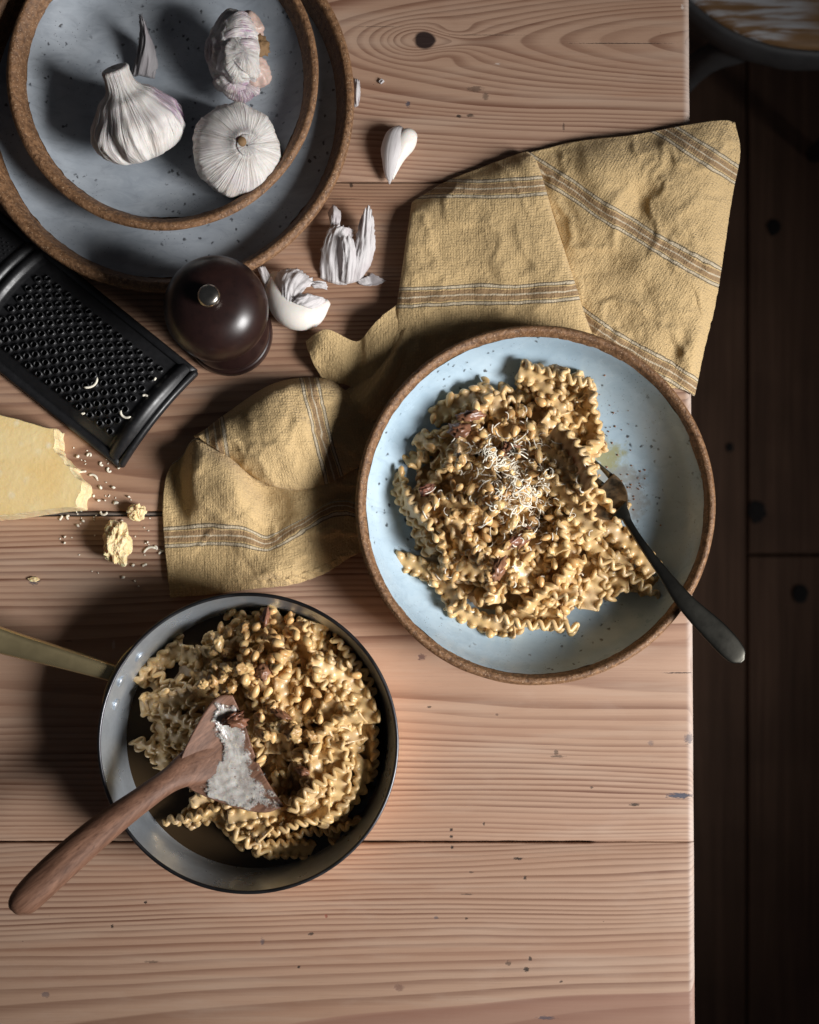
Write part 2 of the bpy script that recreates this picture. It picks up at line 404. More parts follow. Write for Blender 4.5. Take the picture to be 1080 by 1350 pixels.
M['brass'] = steel('brass_handle', (0.66, 0.53, 0.29), 0.30, 0.14, metal=0.88)
M['forksteel'] = steel('blackened_steel', (0.11, 0.105, 0.09), 0.34, 0.12)
k = NT('walnut_spoon'); mp = k.n('ShaderNodeMapping'); k.put(mp.inputs[0], k.coord()); mp.inputs['Rotation'].default_value = (0, 0, R(-39)); p = mp.outputs[0]
a = k.noise(k.scale(p, (14, 190, 190)), 1.0, 4, 0.65, 0.6); b = k.noise(k.scale(p, (40, 900, 900)), 1.0, 3, 0.6)
c = k.mix(k.lin(a, 0.3, 0.7, 0, 1), (0.095, 0.044, 0.026), (0.26, 0.135, 0.085)); c = k.mix(k.lin(b, 0.5, 0.72, 0, 0.6), c, (0.07, 0.03, 0.018))
M['walnut'] = k.set(color=c, rough=0.55, spec=0.3, normal=k.bump(k.math('ADD', a, b), 0.35, 0.0006))
def sauce_mat(name, c1, c2, rough=0.3, ns=220, bump=0.5):
    k = NT(name); p = k.coord(); a = k.noise(p, ns, 4, 0.65); b = k.noise(p, 70, 3)
    c = k.mix(k.lin(a, 0.35, 0.65, 0, 1), c1, c2); v = k.vor(p, 330)
    c = k.mix(k.math('MULTIPLY', k.math('SUBTRACT', 1.0, k.step(v, 0.06, 0.2)), k.step(b, 0.45, 0.6)), c, tuple(q*0.35 for q in c1))
    k.set(color=c, rough=rough, spec=0.5, coat=0.3, coat_rough=0.1, normal=k.bump(k.math('ADD', a, b), bump, 0.0015)); return k.m
M['sauce'] = sauce_mat('brown_cream_sauce', (0.42, 0.28, 0.15), (0.52, 0.37, 0.22))
k = NT('pale_cream'); p = k.coord(); a = k.noise(p, 160, 4, 0.65); b = k.noise(p, 480, 3, 0.6); v = k.vor(p, 420); g = k.noise(p, 90, 2)
c = k.mix(k.lin(a, 0.35, 0.65, 0, 1), (0.34, 0.30, 0.27), (0.56, 0.52, 0.49)); c = k.mix(k.math('MULTIPLY', k.math('SUBTRACT', 1.0, k.step(v, 0.08, 0.24)), k.step(g, 0.42, 0.55)), c, (0.16, 0.10, 0.07)); c = k.mix(k.lin(b, 0.58, 0.7, 0, 0.6), c, (0.70, 0.60, 0.44))
al = k.step(k.math('ADD', k.sep(k.uv())[0], k.math('MULTIPLY', k.math('SUBTRACT', k.noise(p, 120, 5, 0.7), 0.5), 3.0)), 0.22, 0.62)
M['cream'] = k.set(alpha=k.math('MULTIPLY', al, 0.96), color=c, rough=0.22, spec=0.5, sss=0.2, sss_s=0.003, normal=k.bump(k.math('ADD', a, k.math('MULTIPLY', b, 0.5)), 0.35, 0.0012))
k = NT('dark_broth'); k.set(color=(0.035, 0.022, 0.011), rough=0.05, spec=0.5, normal=k.bump(k.noise(k.coord(), 30, 2), 0.1, 0.001)); M['broth'] = k.m
k = NT('old_floorboard'); p = k.coord(); a = k.noise(k.scale(p, (90, 3, 90)), 1.0, 4, 0.6, 0.6); b = k.noise(p, 7, 3); rr = k.rand()
c = k.mix(k.lin(a, 0.3, 0.7, 0, 1), (0.105, 0.060, 0.040), (0.20, 0.115, 0.075)); c = k.mix(k.lin(b, 0.45, 0.7, 0, 0.6), c, (0.08, 0.047, 0.032))
M['floor'] = k.set(color=c, rough=0.75, spec=0.2, normal=k.bump(a, 0.4, 0.001))
M['floorknot'] = simple('floor_knot', (0.008, 0.005, 0.004), 0.8)

# ================================================================ FLOOR (structure)
FZ = -0.74
floor = obj('floor', *join((np.array([(-1.4, -1.6, FZ-0.03), (2.4, -1.6, FZ-0.03), (2.4, 1.8, FZ-0.03), (-1.4, 1.8, FZ-0.03)]), [(0, 1, 2, 3)])), M['floorknot'], smooth=False)
tag(floor, kind='structure')
xj = P(985, 700, FZ).x; yj = P(985, 731, FZ).y
bw = 0.165
for i in range(-9, 11):
    x0 = xj+i*bw; x1 = x0+bw
    cuts = [-1.6, yj if i == 0 else -0.3+0.7*math.sin(i*2.3), 1.8]
    for a, b in zip(cuts[:-1], cuts[1:]):
        g = 0.0015; bz = 0.0012*math.sin(i*5.1+a)
        X0, X1, Y0, Y1, zt, zb = x0+g, x1-g, a+g, b-g, FZ+bz, FZ-0.022; e = 0.0025
        V = [(X0, Y0, zb), (X1, Y0, zb), (X1, Y1, zb), (X0, Y1, zb), (X0, Y0, zt-e), (X1, Y0, zt-e), (X1, Y1, zt-e), (X0, Y1, zt-e),
             (X0+e, Y0+e, zt), (X1-e, Y0+e, zt), (X1-e, Y1-e, zt), (X0+e, Y1-e, zt)]
        F = [(0, 1, 5, 4), (1, 2, 6, 5), (2, 3, 7, 6), (3, 0, 4, 7), (4, 5, 9, 8), (5, 6, 10, 9), (6, 7, 11, 10), (7, 4, 8, 11), (8, 9, 10, 11)]
        obj('floor_board', V, F, M['floor'], floor, smooth=False)
for (kx, ky, kr) in ((998, 675, 12), (1055, 783, 10), (1020, 300, 9), (962, 590, 5)):
    c0 = P(kx, ky, FZ); V = [(c0.x, c0.y, FZ+0.0028)]; n = 20
    for q in range(n):
        a = 2*math.pi*q/n; rr_ = kr/S*(H-FZ)/H*(1+0.25*fb(math.cos(a)*2+kx, math.sin(a)*2))
        V.append((c0.x+rr_*math.cos(a), c0.y+1.2*rr_*math.sin(a), FZ+0.0018))
    obj('knot', V, [(0, q+1, (q+1) % n+1) for q in range(n)], M['floorknot'], floor)

# ================================================================ TABLE
TL = Vector((-0.25, 0.0, FZ))
table = thing('dining_table', 'worn pine plank dining table carrying all the food', 'table', TL)
def xe(py): return P(910+8*py/1350, py).x
y_j = [P(0, q).y for q in (-195, 240, 677, 1110, 1545)]   # joints from the top of the picture down
def gapw(j, x):
    px = x*S+540
    if j == 2: return 0.0034 if px < 300 else 0.0022
    if j == 3: return 0.0012+0.0006*fb(x*40, 3.1) if px < 780 else 0.0001
    if j == 1: return 0.0007+0.0003*fb(x*30, 1.1)
    return 0.001
TH = 0.034
OFF = tuple(TL)
W2 = lambda px, py: (P(px, py).x, P(px, py).y)
INK = (0.055, 0.06, 0.085); BLK = (0.022, 0.016, 0.013); WHT = (0.62, 0.52, 0.46)
def mk(px, py, rx, ry, c=BLK, s=0.9):
    a, b = W2(px, py); return (a, b, rx/S, ry/S, c, s)
marks = [[mk(626, 117, 14, 5, BLK, .5), mk(640, 127, 5, 7, BLK, .5), mk(605, 153, 4, 3), mk(620, 152, 6, 3, BLK, .7), mk(743, 167, 2, 8, BLK, .55), mk(538, 137, 4, 5, INK, .8), mk(656, 84, 5, 2, WHT, .6), mk(900, 9, 3, 5, WHT, .7), mk(820, 57, 90, 1.0, BLK, .75), mk(640, 46, 60, .8, BLK, .5), mk(500, 35, 40, .8, BLK, .5)],
         [mk(463, 244, 3, 6, BLK, .8), mk(450, 262, 30, 1, BLK, .5), mk(480, 560, 30, 2, BLK, .3)],
         [mk(45, 766, 9, 7, INK, .8), mk(896, 1049, 22, 5, INK, .95), mk(908, 974, 8, 9, INK, .6), mk(858, 980, 5, 5, INK, .4), mk(556, 866, 7, 6, (0.1, .05, .05), .75), mk(735, 997, 12, 2.5, BLK, .6), mk(733, 992, 4, 4, BLK, .6), mk(836, 1061, 8, 2.5, BLK, .85),
          mk(566, 932, 4, 2, BLK, .8), mk(638, 1086, 2, 3, BLK, .8), mk(780, 1038, 3, 2, BLK, .7), mk(655, 942, 3, 2, BLK, .5), mk(595, 1094, 3, 3, BLK, .95), mk(595, 1103, 3, 3, BLK, .95), mk(894, 887, 24, 1.2, BLK, .9), mk(150, 850, 3, 8, WHT, .4), mk(90, 845, 8, 2, BLK, .4)],
         [mk(596, 1117, 3, 3, BLK, .95), mk(683, 1132, 9, 2.5, BLK, .9), mk(692, 1157, 3, 4, BLK, .85), mk(621, 1150, 4, 2, BLK, .6), mk(616, 1179, 10, 1.5, BLK, .6), mk(575, 1210, 4, 3, INK, .6), mk(615, 1211, 3, 2, BLK, .8), mk(694, 1278, 5, 4, BLK, .9), mk(670, 1270, 5, 4, BLK, .6), mk(699, 1264, 3, 4, BLK, .8),
          mk(740, 1294, 3, 2, BLK, .8), mk(526, 1302, 8, 6, (0.16, .08, .06), .6), mk(720, 1342, 16, 3, INK, .7), mk(192, 1190, 3, 3, BLK, .9), mk(148, 1221, 3, 3, BLK, .9), mk(410, 1231, 5, 3, BLK, .8), mk(346, 1241, 4, 7, INK, .55), mk(394, 1275, 3, 3, BLK, .9), mk(430, 1208, 3, 3, (0.25, .06, .04), .7), mk(60, 1311, 8, 5, INK, .5), mk(200, 1268, 12, 2, BLK, .5)]]
kx, ky = W2(560, 53)
PM = [pine('pine_plank_knotted', OFF, W2(0, 56)[1], -0.034, 0.14, 0.0034, 1.3, [(kx, ky, 0.030, 0.012, -0.016, 0.0078), (kx+0.018, ky+0.006, 0.018, 0.006, 0.008, 0), (kx+0.014, ky-0.009, 0.02, 0.007, 0.008, 0)], marks[0]),
      pine('pine_plank_fine', OFF, W2(0, 600)[1], -0.09, 0.02, 0.0024, 4.1, [], marks[1], early=(0.40, 0.24, 0.155)),
      pine('pine_plank_pale', OFF, W2(0, 880)[1], -0.10, 0.012, 0.0023, 7.7, [], marks[2]),
      pine('pine_plank_wide_grain', OFF, W2(0, 1372)[1], -0.12, 0.016, 0.0023, 2.9, [], marks[3], band=0.1219)]
x_left = -0.85
for j in range(4):
    yt, yb = y_j[j], y_j[j+1]
    xs = list(np.linspace(x_left, 0.17, 260))
    rows = []
    eb = 0.0050
    def ring(x, drop, inx):
        top = yt-gapw(j, x)/2-0.0004*abs(fb(x*60, j*7.3)) if j else yt-0.0005
        bot = yb+gapw(j+1, x)/2+0.0004*abs(fb(x*60, j*7.3+3)) if j < 3 else yb+0.0005
        e = 0.0010; z = -drop
        prof = [(bot, -TH+inx), (bot, -e+z), (bot+e*0.3, -e*0.3+z), (bot+e, z)]+[(bot+e+(top-bot-2*e)*q/10, z) for q in range(1, 10)]+[(top-e, z), (top-e*0.3, -e*0.3+z), (top, -e+z), (top, -TH+inx)]
        return [(y, zz) for (y, zz) in prof]
    V = []; nprof = None
    def add(xf, drop, inx):
        global nprof
        pr = ring(xf(0) if False else 0.0, 0, 0)
    stations = [(x, 0.0, 0.0, False) for x in xs]+[(None, eb*(1-math.cos(a)), 0.0, eb*(1-math.sin(a))) for a in np.linspace(0, math.pi/2, 7)]
    for (x, drop, inx, ins) in stations:
        pr = ring(0.17 if x is None else x, drop, inx)
        for (y, z) in pr:
            py = 675-y*S
            V.append((x if x is not None else 0.0005*fb(y*45, 2.0)+xe(py)-(eb-eb*math.sin(math.acos(max(0, 1-drop/eb)))), y, z))
        nprof = len(pr)
    ns = len(stations); F = grid_faces(ns, nprof, close_v=True)
    F.append(tuple((ns-1)*nprof+q for q in range(nprof))); F.append(tuple(range(nprof))[::-1])
    obj('plank', V, F, PM[j], table)
# strip of old filler let into the widest joint
V = []; yj2 = y_j[2]
for x in np.linspace(x_left, 0.17, 120):
    w = 0.0009+0.0003*fb(x*50, 9.0)
    V += [(x, yj2-w+0.0002, -0.012), (x, yj2-w, -0.0009), (x, yj2+w, -0.0012), (x, yj2+w, -0.012)]
obj('joint_filler', V, grid_faces(120, 4, close_v=True), simple('grey_filler', (0.16, 0.13, 0.11), 0.8, 0, 200, 0.5, 0.6), table)
# apron and legs, under the top
def box(x0, x1, y0, y1, z0, z1):
    V = [(x, y, z) for z in (z0, z1) for (x, y) in ((x0, y0), (x1, y0), (x1, y1), (x0, y1))]
    return V, [(3, 2, 1, 0), (4, 5, 6, 7), (0, 1, 5, 4), (1, 2, 6, 5), (2, 3, 7, 6), (3, 0, 4, 7)]
lw = PM[1]
obj('apron', *box(0.10, 0.122, -0.36, 0.36, -0.13, -TH-0.001), lw, table, False)
for (lx, ly) in ((0.085, 0.36), (0.085, -0.36), (-0.80, 0.36), (-0.80, -0.36)):
    obj('leg', *tube([(lx, ly, FZ+0.0015), (lx, ly, -0.4), (lx, ly, -TH-0.001)], [0.022, 0.03, 0.032], 16, up=(0, 1, 0), sq=5), lw, table)

# ================================================================ STOOL
SZ = -0.30
sc = P(1076, -176, SZ); sr = 245/S*(H-SZ)/H
stool = thing('round_stool', 'round wooden stool with worn whitewashed seat and grey rim', 'stool', (sc.x, sc.y, FZ))
k = NT('worn_whitewash'); p = k.coord(); a = k.noise(k.scale(p, (9, 120, 60)), 1.0, 4, 0.65, 0.3); b = k.noise(k.scale(p, (7, 22, 9)), 1.0, 3)
f = k.math('MULTIPLY', k.step(a, 0.47, 0.60), k.step(b, 0.44, 0.60))
M['seat'] = k.set(color=k.mix(f, k.mix(a, (0.12, 0.062, 0.024), (0.27, 0.15, 0.06)), (0.42, 0.42, 0.43)), rough=0.6, normal=k.bump(a, 0.6, 0.0015))
M['greypaint'] = simple('grey_painted_wood', (0.045, 0.046, 0.048), 0.6, 0, 40, 0.5, 0.5, 0.001)
pr = [(0, -0.001), (sr*0.5, 0.0), (sr*0.86, 0.003), (sr*0.95, 0.0045), (sr*0.985, 0.002), (sr*0.985, -0.012), (0, -0.012)]
obj('seat', *lathe(pr, (sc.x, sc.y, SZ), 96), M['seat'], stool)
pr = [(sr*0.987, -0.03), (sr*0.987, -0.001), (sr*1.0, 0.0), (sr*1.02, -0.004), (sr*1.022, -0.028), (sr*1.01, -0.032), (sr*0.987, -0.03)]
obj('seat_rim', *lathe(pr, (sc.x, sc.y, SZ), 96, lambda j, a: 0.0012*fb(math.cos(a)*6, math.sin(a)*6, j)), M['greypaint'], stool)
lp = [P(1000, 45, SZ-0.030), P(975, 62, SZ-0.045), P(945, 72, SZ-0.062), P(915, 92, SZ-0.095), P(880, 135, SZ-0.17), P(852, 195, SZ-0.28), P(835, 255, FZ+0.004)]
lp = np.array([(q.x-sc.x, q.y-sc.y, q.z) for q in lp])
for kq in range(4):
    ca, sa = math.cos(kq*math.pi/2), math.sin(kq*math.pi/2)
    pts = crspline([(sc.x+x*ca-y*sa, sc.y+x*sa+y*ca, z) for x, y, z in lp], 36)
    obj('leg', *tube(pts, np.linspace(0.015, 0.011, 36), 12, up=(0.1, 0.05, 1)), M['greypaint'], stool)

# ================================================================ PLATES AND BOWL
def dish(name, label, cat, c, prof_out, prof_in, glaze, jit, z0):
    prof_out = list(prof_out)+[(r, z-0.0009) for r, z in prof_in[::-1][1:]]
    t = thing(name, label, cat, (c[0], c[1], z0))
    obj('clay_body', *lathe(prof_out, (c[0], c[1], z0), 160, lambda j, a: 0.0004*fb(math.cos(a)*3+c[0]*9, math.sin(a)*3, j*0.3)), M['clay'], t)
    n = len(prof_in)
    obj('glazed_well', *lathe(prof_in, (c[0], c[1], z0), 220, lambda j, a: (jit*fb(math.cos(a)*7+c[0]*50, math.sin(a)*7, 0.5)+jit*0.5*fb(math.cos(a)*30, math.sin(a)*30, 2.5)) if j == n-1 else 0.0), glaze, t)
    return t
def smooth_profile(pts, n): return [tuple(q) for q in crspline(pts, n)]
# big plate
bc = P(213, 129, 0.030); BR = 254/S*(H-0.030)/H
inn = [(0.0, 0.0092), (0.03, 0.0092), (0.06, 0.0093), (0.092, 0.0100), (0.104, 0.0112), (BR-0.0122, 0.0160)]
out = smooth_profile([(0.0, 0.003), (0.070, 0.003), (0.074, 0.0), (0.080, 0.0), (0.084, 0.003), (0.10, 0.0055), (BR-0.010, 0.0110), (BR-0.001, 0.0235), (BR, 0.0285), (BR-0.0022, 0.0308), (BR-0.0055, 0.0300), (BR-0.0092, 0.0238), (BR-0.0122, 0.0158)], 70)
dish('dinner_plate', 'large grey-blue speckled stoneware plate with brown rim under the smaller plate', 'plate', bc, out, smooth_profile(inn, 40), M['glaze_plate'], 0.0012, 0.0)
# small plate
pc = P(214, 96, 0.040); PR = 206/S*(H-0.040)/H; pz = 0.0096
inn = [(0.0, 0.0092), (0.03, 0.0092), (0.06, 0.0096), (0.075, 0.0118), (PR-0.0105, 0.0205)]
out = smooth_profile([(0.0, 0.003), (0.050, 0.003), (0.053, 0.0), (0.058, 0.0), (0.061, 0.004), (0.075, 0.0075), (PR-0.006, 0.0185), (PR-0.0006, 0.0265), (PR, 0.029), (PR-0.002, 0.0308), (PR-0.0045, 0.0302), (PR-0.0080, 0.0258), (PR-0.0105, 0.0200)], 70)
dish('side_plate', 'smaller grey-blue speckled plate with brown rim holding three garlic bulbs', 'plate', pc, out, smooth_profile(inn, 40), M['glaze_plate'], 0.001, pz)
PLZ = pz+0.0094
# pasta bowl
wc = P(706.5, 665.5, 0.045); WR = 237.5/S*(H-0.045)/H
ol = [(P(802, 598, .018).x-wc.x, P(802, 598, .018).y-wc.y, 0.013, 0.011, (0.30, 0.27, 0.06), 0.75), (P(815, 625, .018).x-wc.x, P(815, 625, .018).y-wc.y, 0.018, 0.007, (0.20, 0.15, 0.07), 0.55), (P(838, 655, .018).x-wc.x, P(838, 655, .018).y-wc.y, 0.010, 0.016, (0.17, 0.12, 0.07), 0.5)]
M['glaze_bowl'] = stone_glaze('pale_blue_glaze', (0.40, 0.525, 0.62), (0.28, 0.38, 0.46), (0.50, 0.62, 0.70), oil=ol)
inn = [(0.0, 0.0090), (0.03, 0.0092), (0.062, 0.0105), (0.085, 0.0138), (0.1008, 0.0262), (WR-0.0068, 0.0410)]
out = smooth_profile([(0.0, 0.003), (0.052, 0.003), (0.055, 0.0), (0.061, 0.0), (0.065, 0.004), (0.087, 0.0085), (0.104, 0.021), (WR-0.001, 0.0400), (WR, 0.0432), (WR-0.0018, 0.0456), (WR-0.0045, 0.0448), (WR-0.0068, 0.0406)], 70)
prof_bowl_in = smooth_profile(inn, 48)
dish('pasta_bowl', 'wide pale blue stoneware bowl with brown rim full of ruffled pasta', 'bowl', wc, out, prof_bowl_in, M['glaze_bowl'], 0.0005, 0.0)

# ================================================================ GARLIC
def garlic_mesh(Rb, n_lobes, seed, stem=1.0, stem_bend=(0, 0), amp=0.11, squash=1.0, rg=1.0, nk=1.0):
    rs = np.random.default_rng(seed)
    prof = np.array([(0.02, 0.10), (0.14, 0.06), (0.34, 0.0), (0.70, 0.06), (0.95, 0.27), (1.0, 0.45), (0.93, 0.65), (0.70, 0.86), (0.42*nk, 1.0), (0.29*nk, 1.10), (0.23*nk, 1.10+0.15*stem), (0.21*nk, 1.10+0.35*stem), (0.20*nk, 1.10+0.5*stem), (0.02, 1.10+0.5*stem)])
    prof = crspline(prof, 64); nth = 144
    off = np.cumsum(rs.uniform(0.6, 1.4, n_lobes)); off = off/off[-1]*2*math.pi
    dep = rs.uniform(0.5, 1.3, n_lobes)
    V = []; UV = []
    for i, (r, z) in enumerate(prof):
        v = i/(len(prof)-1)
        env = math.exp(-((z-0.42)/0.42)**2)
        tw = 0.35*max(0, z-0.5)
        for q in range(nth):
            th = 2*math.pi*q/nth
            ph = (th+tw) % (2*math.pi)
            d = np.abs((ph-off+math.pi) % (2*math.pi)-math.pi); j = int(np.argmin(d))
            g = math.exp(-(d[j]/0.16)**2)*dep[j]
            rid = rg*0.045*fb(th*6+seed, z*1.3, seed, 3)+rg*0.024*fb(th*19, z*1.8, seed+5, 3)+0.03*fb(math.cos(th)*3+seed, math.sin(th)*3, z*5, 3)
            rr = r*(1-amp*env*g+rid*(0.5+env*0.7)+0.05*fb(math.cos(th)*1.2, math.sin(th)*1.2+seed, z))
            s = max(0, z-1.0)
            V.append((Rb*(rr*math.cos(th)+stem_bend[0]*s*s), Rb*(rr*math.sin(th)+stem_bend[1]*s*s), Rb*z*squash))
            UV.append((q/nth if q < nth/2 else 1-q/nth, v))
    V = np.array(V)
    return V, grid_faces(len(prof), nth, close_v=True), np.array(UV)
def place(V, rot, loc):
    m = np.array(Euler(rot).to_matrix()); return V@m.T+np.array(loc)
def rest(V, z): V = V.copy(); V[:, 2] += z-V[:, 2].min(); return V
def blob(c, rad, seed=0, amp=0.1, fr=1.5, nu=20, nv=28, rot=(0, 0, 0), flat=False):
    V = []
    for i in range(nu):
        ph = math.pi*i/(nu-1)
        for j in range(nv):
            th = 2*math.pi*j/nv; d = Vector((math.sin(ph)*math.cos(th), math.sin(ph)*math.sin(th), math.cos(ph)))
            s = 1+amp*fb(d.x*fr+seed, d.y*fr+seed*2, d.z*fr, 4)
            V.append((d.x*rad[0]*s, d.y*rad[1]*s, d.z*rad[2]*s))
    return place(np.array(V), rot, c), grid_faces(nu, nv, close_v=True)
def clove_vf(p0, p1, w, h, z, curve=0.0, seed=0, n=26, segs=22):
    """teardrop from blunt end p0 to pointed end p1 (x,y), lying at height z"""
    p0 = np.array(p0); p1 = np.array(p1); d = p1-p0; L = np.linalg.norm(d); t_ = d/L; nn = np.array([-t_[1], t_[0]])
    ts = np.linspace(0, 1, n); pts = []; rad = []
    for t in ts:
        prf = (math.sin(math.pi*min(1, t**0.62))**0.75)*(1 if t < 0.85 else 1) if 0 < t < 1 else 0.03
        prf = max(prf*(1-0.25*t), 0.04)
        q = p0+d*t+nn*curve*math.sin(math.pi*t)
        pts.append((q[0], q[1], z+h*(0.95*prf*0.5+0.5)*0.9)); rad.append((w*prf, h*prf))
    V, F = tube(pts, rad, segs)
    V = np.array([v*(1) for v in V])
    for i in range(len(V)):
        s = 0.0006*fb(V[i][0]*90+seed, V[i][1]*90, V[i][2]*90); V[i] += np.array([s, s, s])
    uv = np.array([(kk/segs, i/n) for i in range(n) for kk in range(segs)])
    return V, F, uv
# bulb leaning back, dried neck pointing away
Vg, Fg, UVg = garlic_mesh(0.0310, 9, 3, 0.75, (0.1, 0.0), 0.12, 1.18, 1.5, 1.35)
c0 = P(186, 172, PLZ+0.02)
Vg = rest(place(Vg, (R(-50), 0, R(20)), (0, 0, 0)), PLZ)
cc_ = (Vg.min(axis=0)+Vg.max(axis=0))/2; tc_ = P(184, 166, PLZ+0.022); Vg[:, :2] += np.array((tc_.x, tc_.y))-cc_[:2]
gb = thing('garlic_bulb', 'whole white garlic bulb with long dried neck leaning on the small plate', 'garlic', (c0.x, c0.y, PLZ))
obj('bulb', Vg, Fg, garlic_mat('garlic_skin_blushed', 0.08, 0.0, (0.020, 0.014, 0.030, 0.019)), gb, uv=UVg)
def petal(name, ctrl, mat, parent=None, nu=26, nv=26, th=0.00018, ruf=0.0011, seed=0, origin=None, jag=0.10):
    C_ = [[(*P(a, b, h/1000.0)[:3],) for (a, b, h) in row] for row in ctrl]
    G = patch(C_, nu, nv)
    for i in range(nu):
        for j in range(nv):
            G[i, j, 2] += ruf*(fb(j*0.35+seed, i*0.10, seed, 2)*1.4+0.9*fb(j*0.22+seed, i*0.22, seed+4, 3))
            if j in (0, nv-1): G[i, j, :2] += (G[i, j, :2]-G[i, nv//2, :2])*0.16*fb(i*0.55, j*1.0, seed, 2)
            if jag and i > nu-4: G[i, j, :2] += (G[i, j, :2]-G[0, nv//2, :2])*jag*fb(j*0.7, seed*3.0, 0, 2)*(i-(nu-4))/3
    V, F = sheet(G, th)
    uv = np.array([(j/nv, i/nu) for _ in (0, 1) for i in range(nu) for j in range(nv)])
    return obj(name, V, F, mat, parent, uv=uv, origin=origin)
zb = PLZ*1000
st = petal('garlic_skin', [[(172, 102, zb+2), (185, 100, zb+5), (204, 104, zb+2)], [(180, 72, zb+10), (190, 72, zb+16), (208, 84, zb+6)], [(184, 42, zb+18), (192, 46, zb+22), (204, 62, zb+10)], [(183, 18, zb+26), (189, 24, zb+27), (196, 44, zb+18)]], skin_mat('grey_skin', (0.42, 0.40, 0.41)), seed=2, origin=P(188, 100, PLZ))
tag(st, 'grey curled shard of dried garlic skin standing behind the long-necked bulb', 'garlic skin')
# bulb seen from above with cut brown stub
c1 = P(304, 192, PLZ+0.015)
Vg, Fg, UVg = garlic_mesh(0.0290, 6, 12, 0.10, (0, 0), 0.055, 1.2, 0.55)
Vg = rest(place(Vg, (R(24), R(-8), R(75)), (c1.x+0.000, c1.y-0.002, 0)), PLZ)
gb2 = thing('garlic_bulb', 'whole white garlic bulb seen from above with short brown cut stub', 'garlic', (c1.x, c1.y, PLZ))
obj('bulb', Vg, Fg, M['garlic'], gb2, uv=UVg)
tip = Vg[Vg[:, 2] > Vg[:, 2].max()-0.003].mean(axis=0)
obj('stem_stub', *tube([tip+np.array((0, 0, -0.006)), tip+np.array((0.0005, -0.0005, 0.0)), tip+np.array((0.001, 0.0, 0.002))], [0.0036, 0.0032, 0.0024], 12, up=(1, 0, 0)), M['root'], gb2)
petal('torn_skin', [[(262, 198, zb+21), (270, 170, zb+26), (300, 150, zb+24)], [(276, 200, zb+32), (286, 180, zb+35), (312, 164, zb+33)], [(289, 199, zb+37), (298, 187, zb+39), (318, 178, zb+37)]], M['garlic'], gb2, 22, 22, ruf=0.0018, seed=17, jag=0.15)
# broken bulb on its side, cloves showing
c2 = P(304, 70, PLZ+0.022)
Vg, Fg, UVg = garlic_mesh(0.0265, 8, 21, 0.04, (0, 0), 0.14)
Vg = rest(place(Vg, (R(0), R(-62), R(8)), (c2.x+0.013, c2.y, 0)), PLZ)
gb3 = thing('garlic_bulb', 'broken purple garlic bulb lying on its side with cloves exposed', 'garlic', (c2.x, c2.y, PLZ))
obj('bulb', Vg, Fg, M['garlic_purple'], gb3, uv=UVg)
for (px, py, hh, rx, ry, rz, rot, mt, sd) in ((316, 76, 36, .0125, .0150, .012, (0.2, 0.3, 0.2), 'garlic', 1), (327, 36, 33, .0100, .0090, .009, (0.1, 0.5, -0.4), 'clove_pink', 2), (336, 96, 25, .0095, .0105, .010, (0.3, 0.4, 0.6), 'clove_pink', 3), (312, 112, 22, .0150, .0090, .011, (0, 0.2, -0.3), 'garlic_purple', 4), (306, 50, 36, .010, .011, .010, (0, 0, .4), 'garlic', 5)):
    q = P(px, py, PLZ+hh/1000); V, F = blob(q, (rx, ry, rz), sd, 0.22, 1.6, 30, 40, rot=rot)
    obj('clove', V, F, M[mt], gb3, uv=np.array([(min(j_, 40-j_)/40, i_/30) for i_ in range(30) for j_ in range(40)]))
q = P(341, 62, PLZ+0.031); V, F = blob(q, (0.0062, 0.0068, 0.0055), 9, 0.45, 3.0); obj('root_plate', V, F, M['root'], gb3)
petal('torn_skin', [[(284, 92, zb+35), (300, 100, zb+37), (318, 118, zb+24)], [(290, 70, zb+42), (306, 84, zb+43), (330, 112, zb+28)], [(296, 62, zb+45), (318, 90, zb+45), (340, 106, zb+32)]], M['skin'], gb3, 18, 18, seed=8, jag=0.1)
petal('torn_skin', [[(300, 30, zb+36), (312, 24, zb+40), (326, 18, zb+34)], [(306, 42, zb+42), (322, 34, zb+44), (338, 28, zb+36)], [(312, 52, zb+44), (330, 48, zb+44), (344, 42, zb+34)]], M['skin'], gb3, 18, 18, seed=9, jag=0.12)
# loose clove
a0, a1 = P(536, 186, 0.01), P(514, 243, 0.004)
cl = thing('garlic_clove', 'single unpeeled garlic clove on the bare table wood beside the plates', 'garlic clove', (P(530, 205).x, P(530, 205).y, 0))
V, F, uv = clove_vf((P(527, 168, .01)[:2]), (P(514, 243, .004)[:2]), 0.0088, 0.0085, 0.0, -0.002, 1); obj('clove_body', rest(V, 0.0), F, M['skin'], cl, uv=uv)
V, F, uv = clove_vf((P(546, 172, .01)[:2]), (P(519, 236, .004)[:2]), 0.0085, 0.0075, 0.001, -0.004, 5); obj('clove_lobe', rest(V, 0.0006), F, M['clove'], cl, uv=uv)
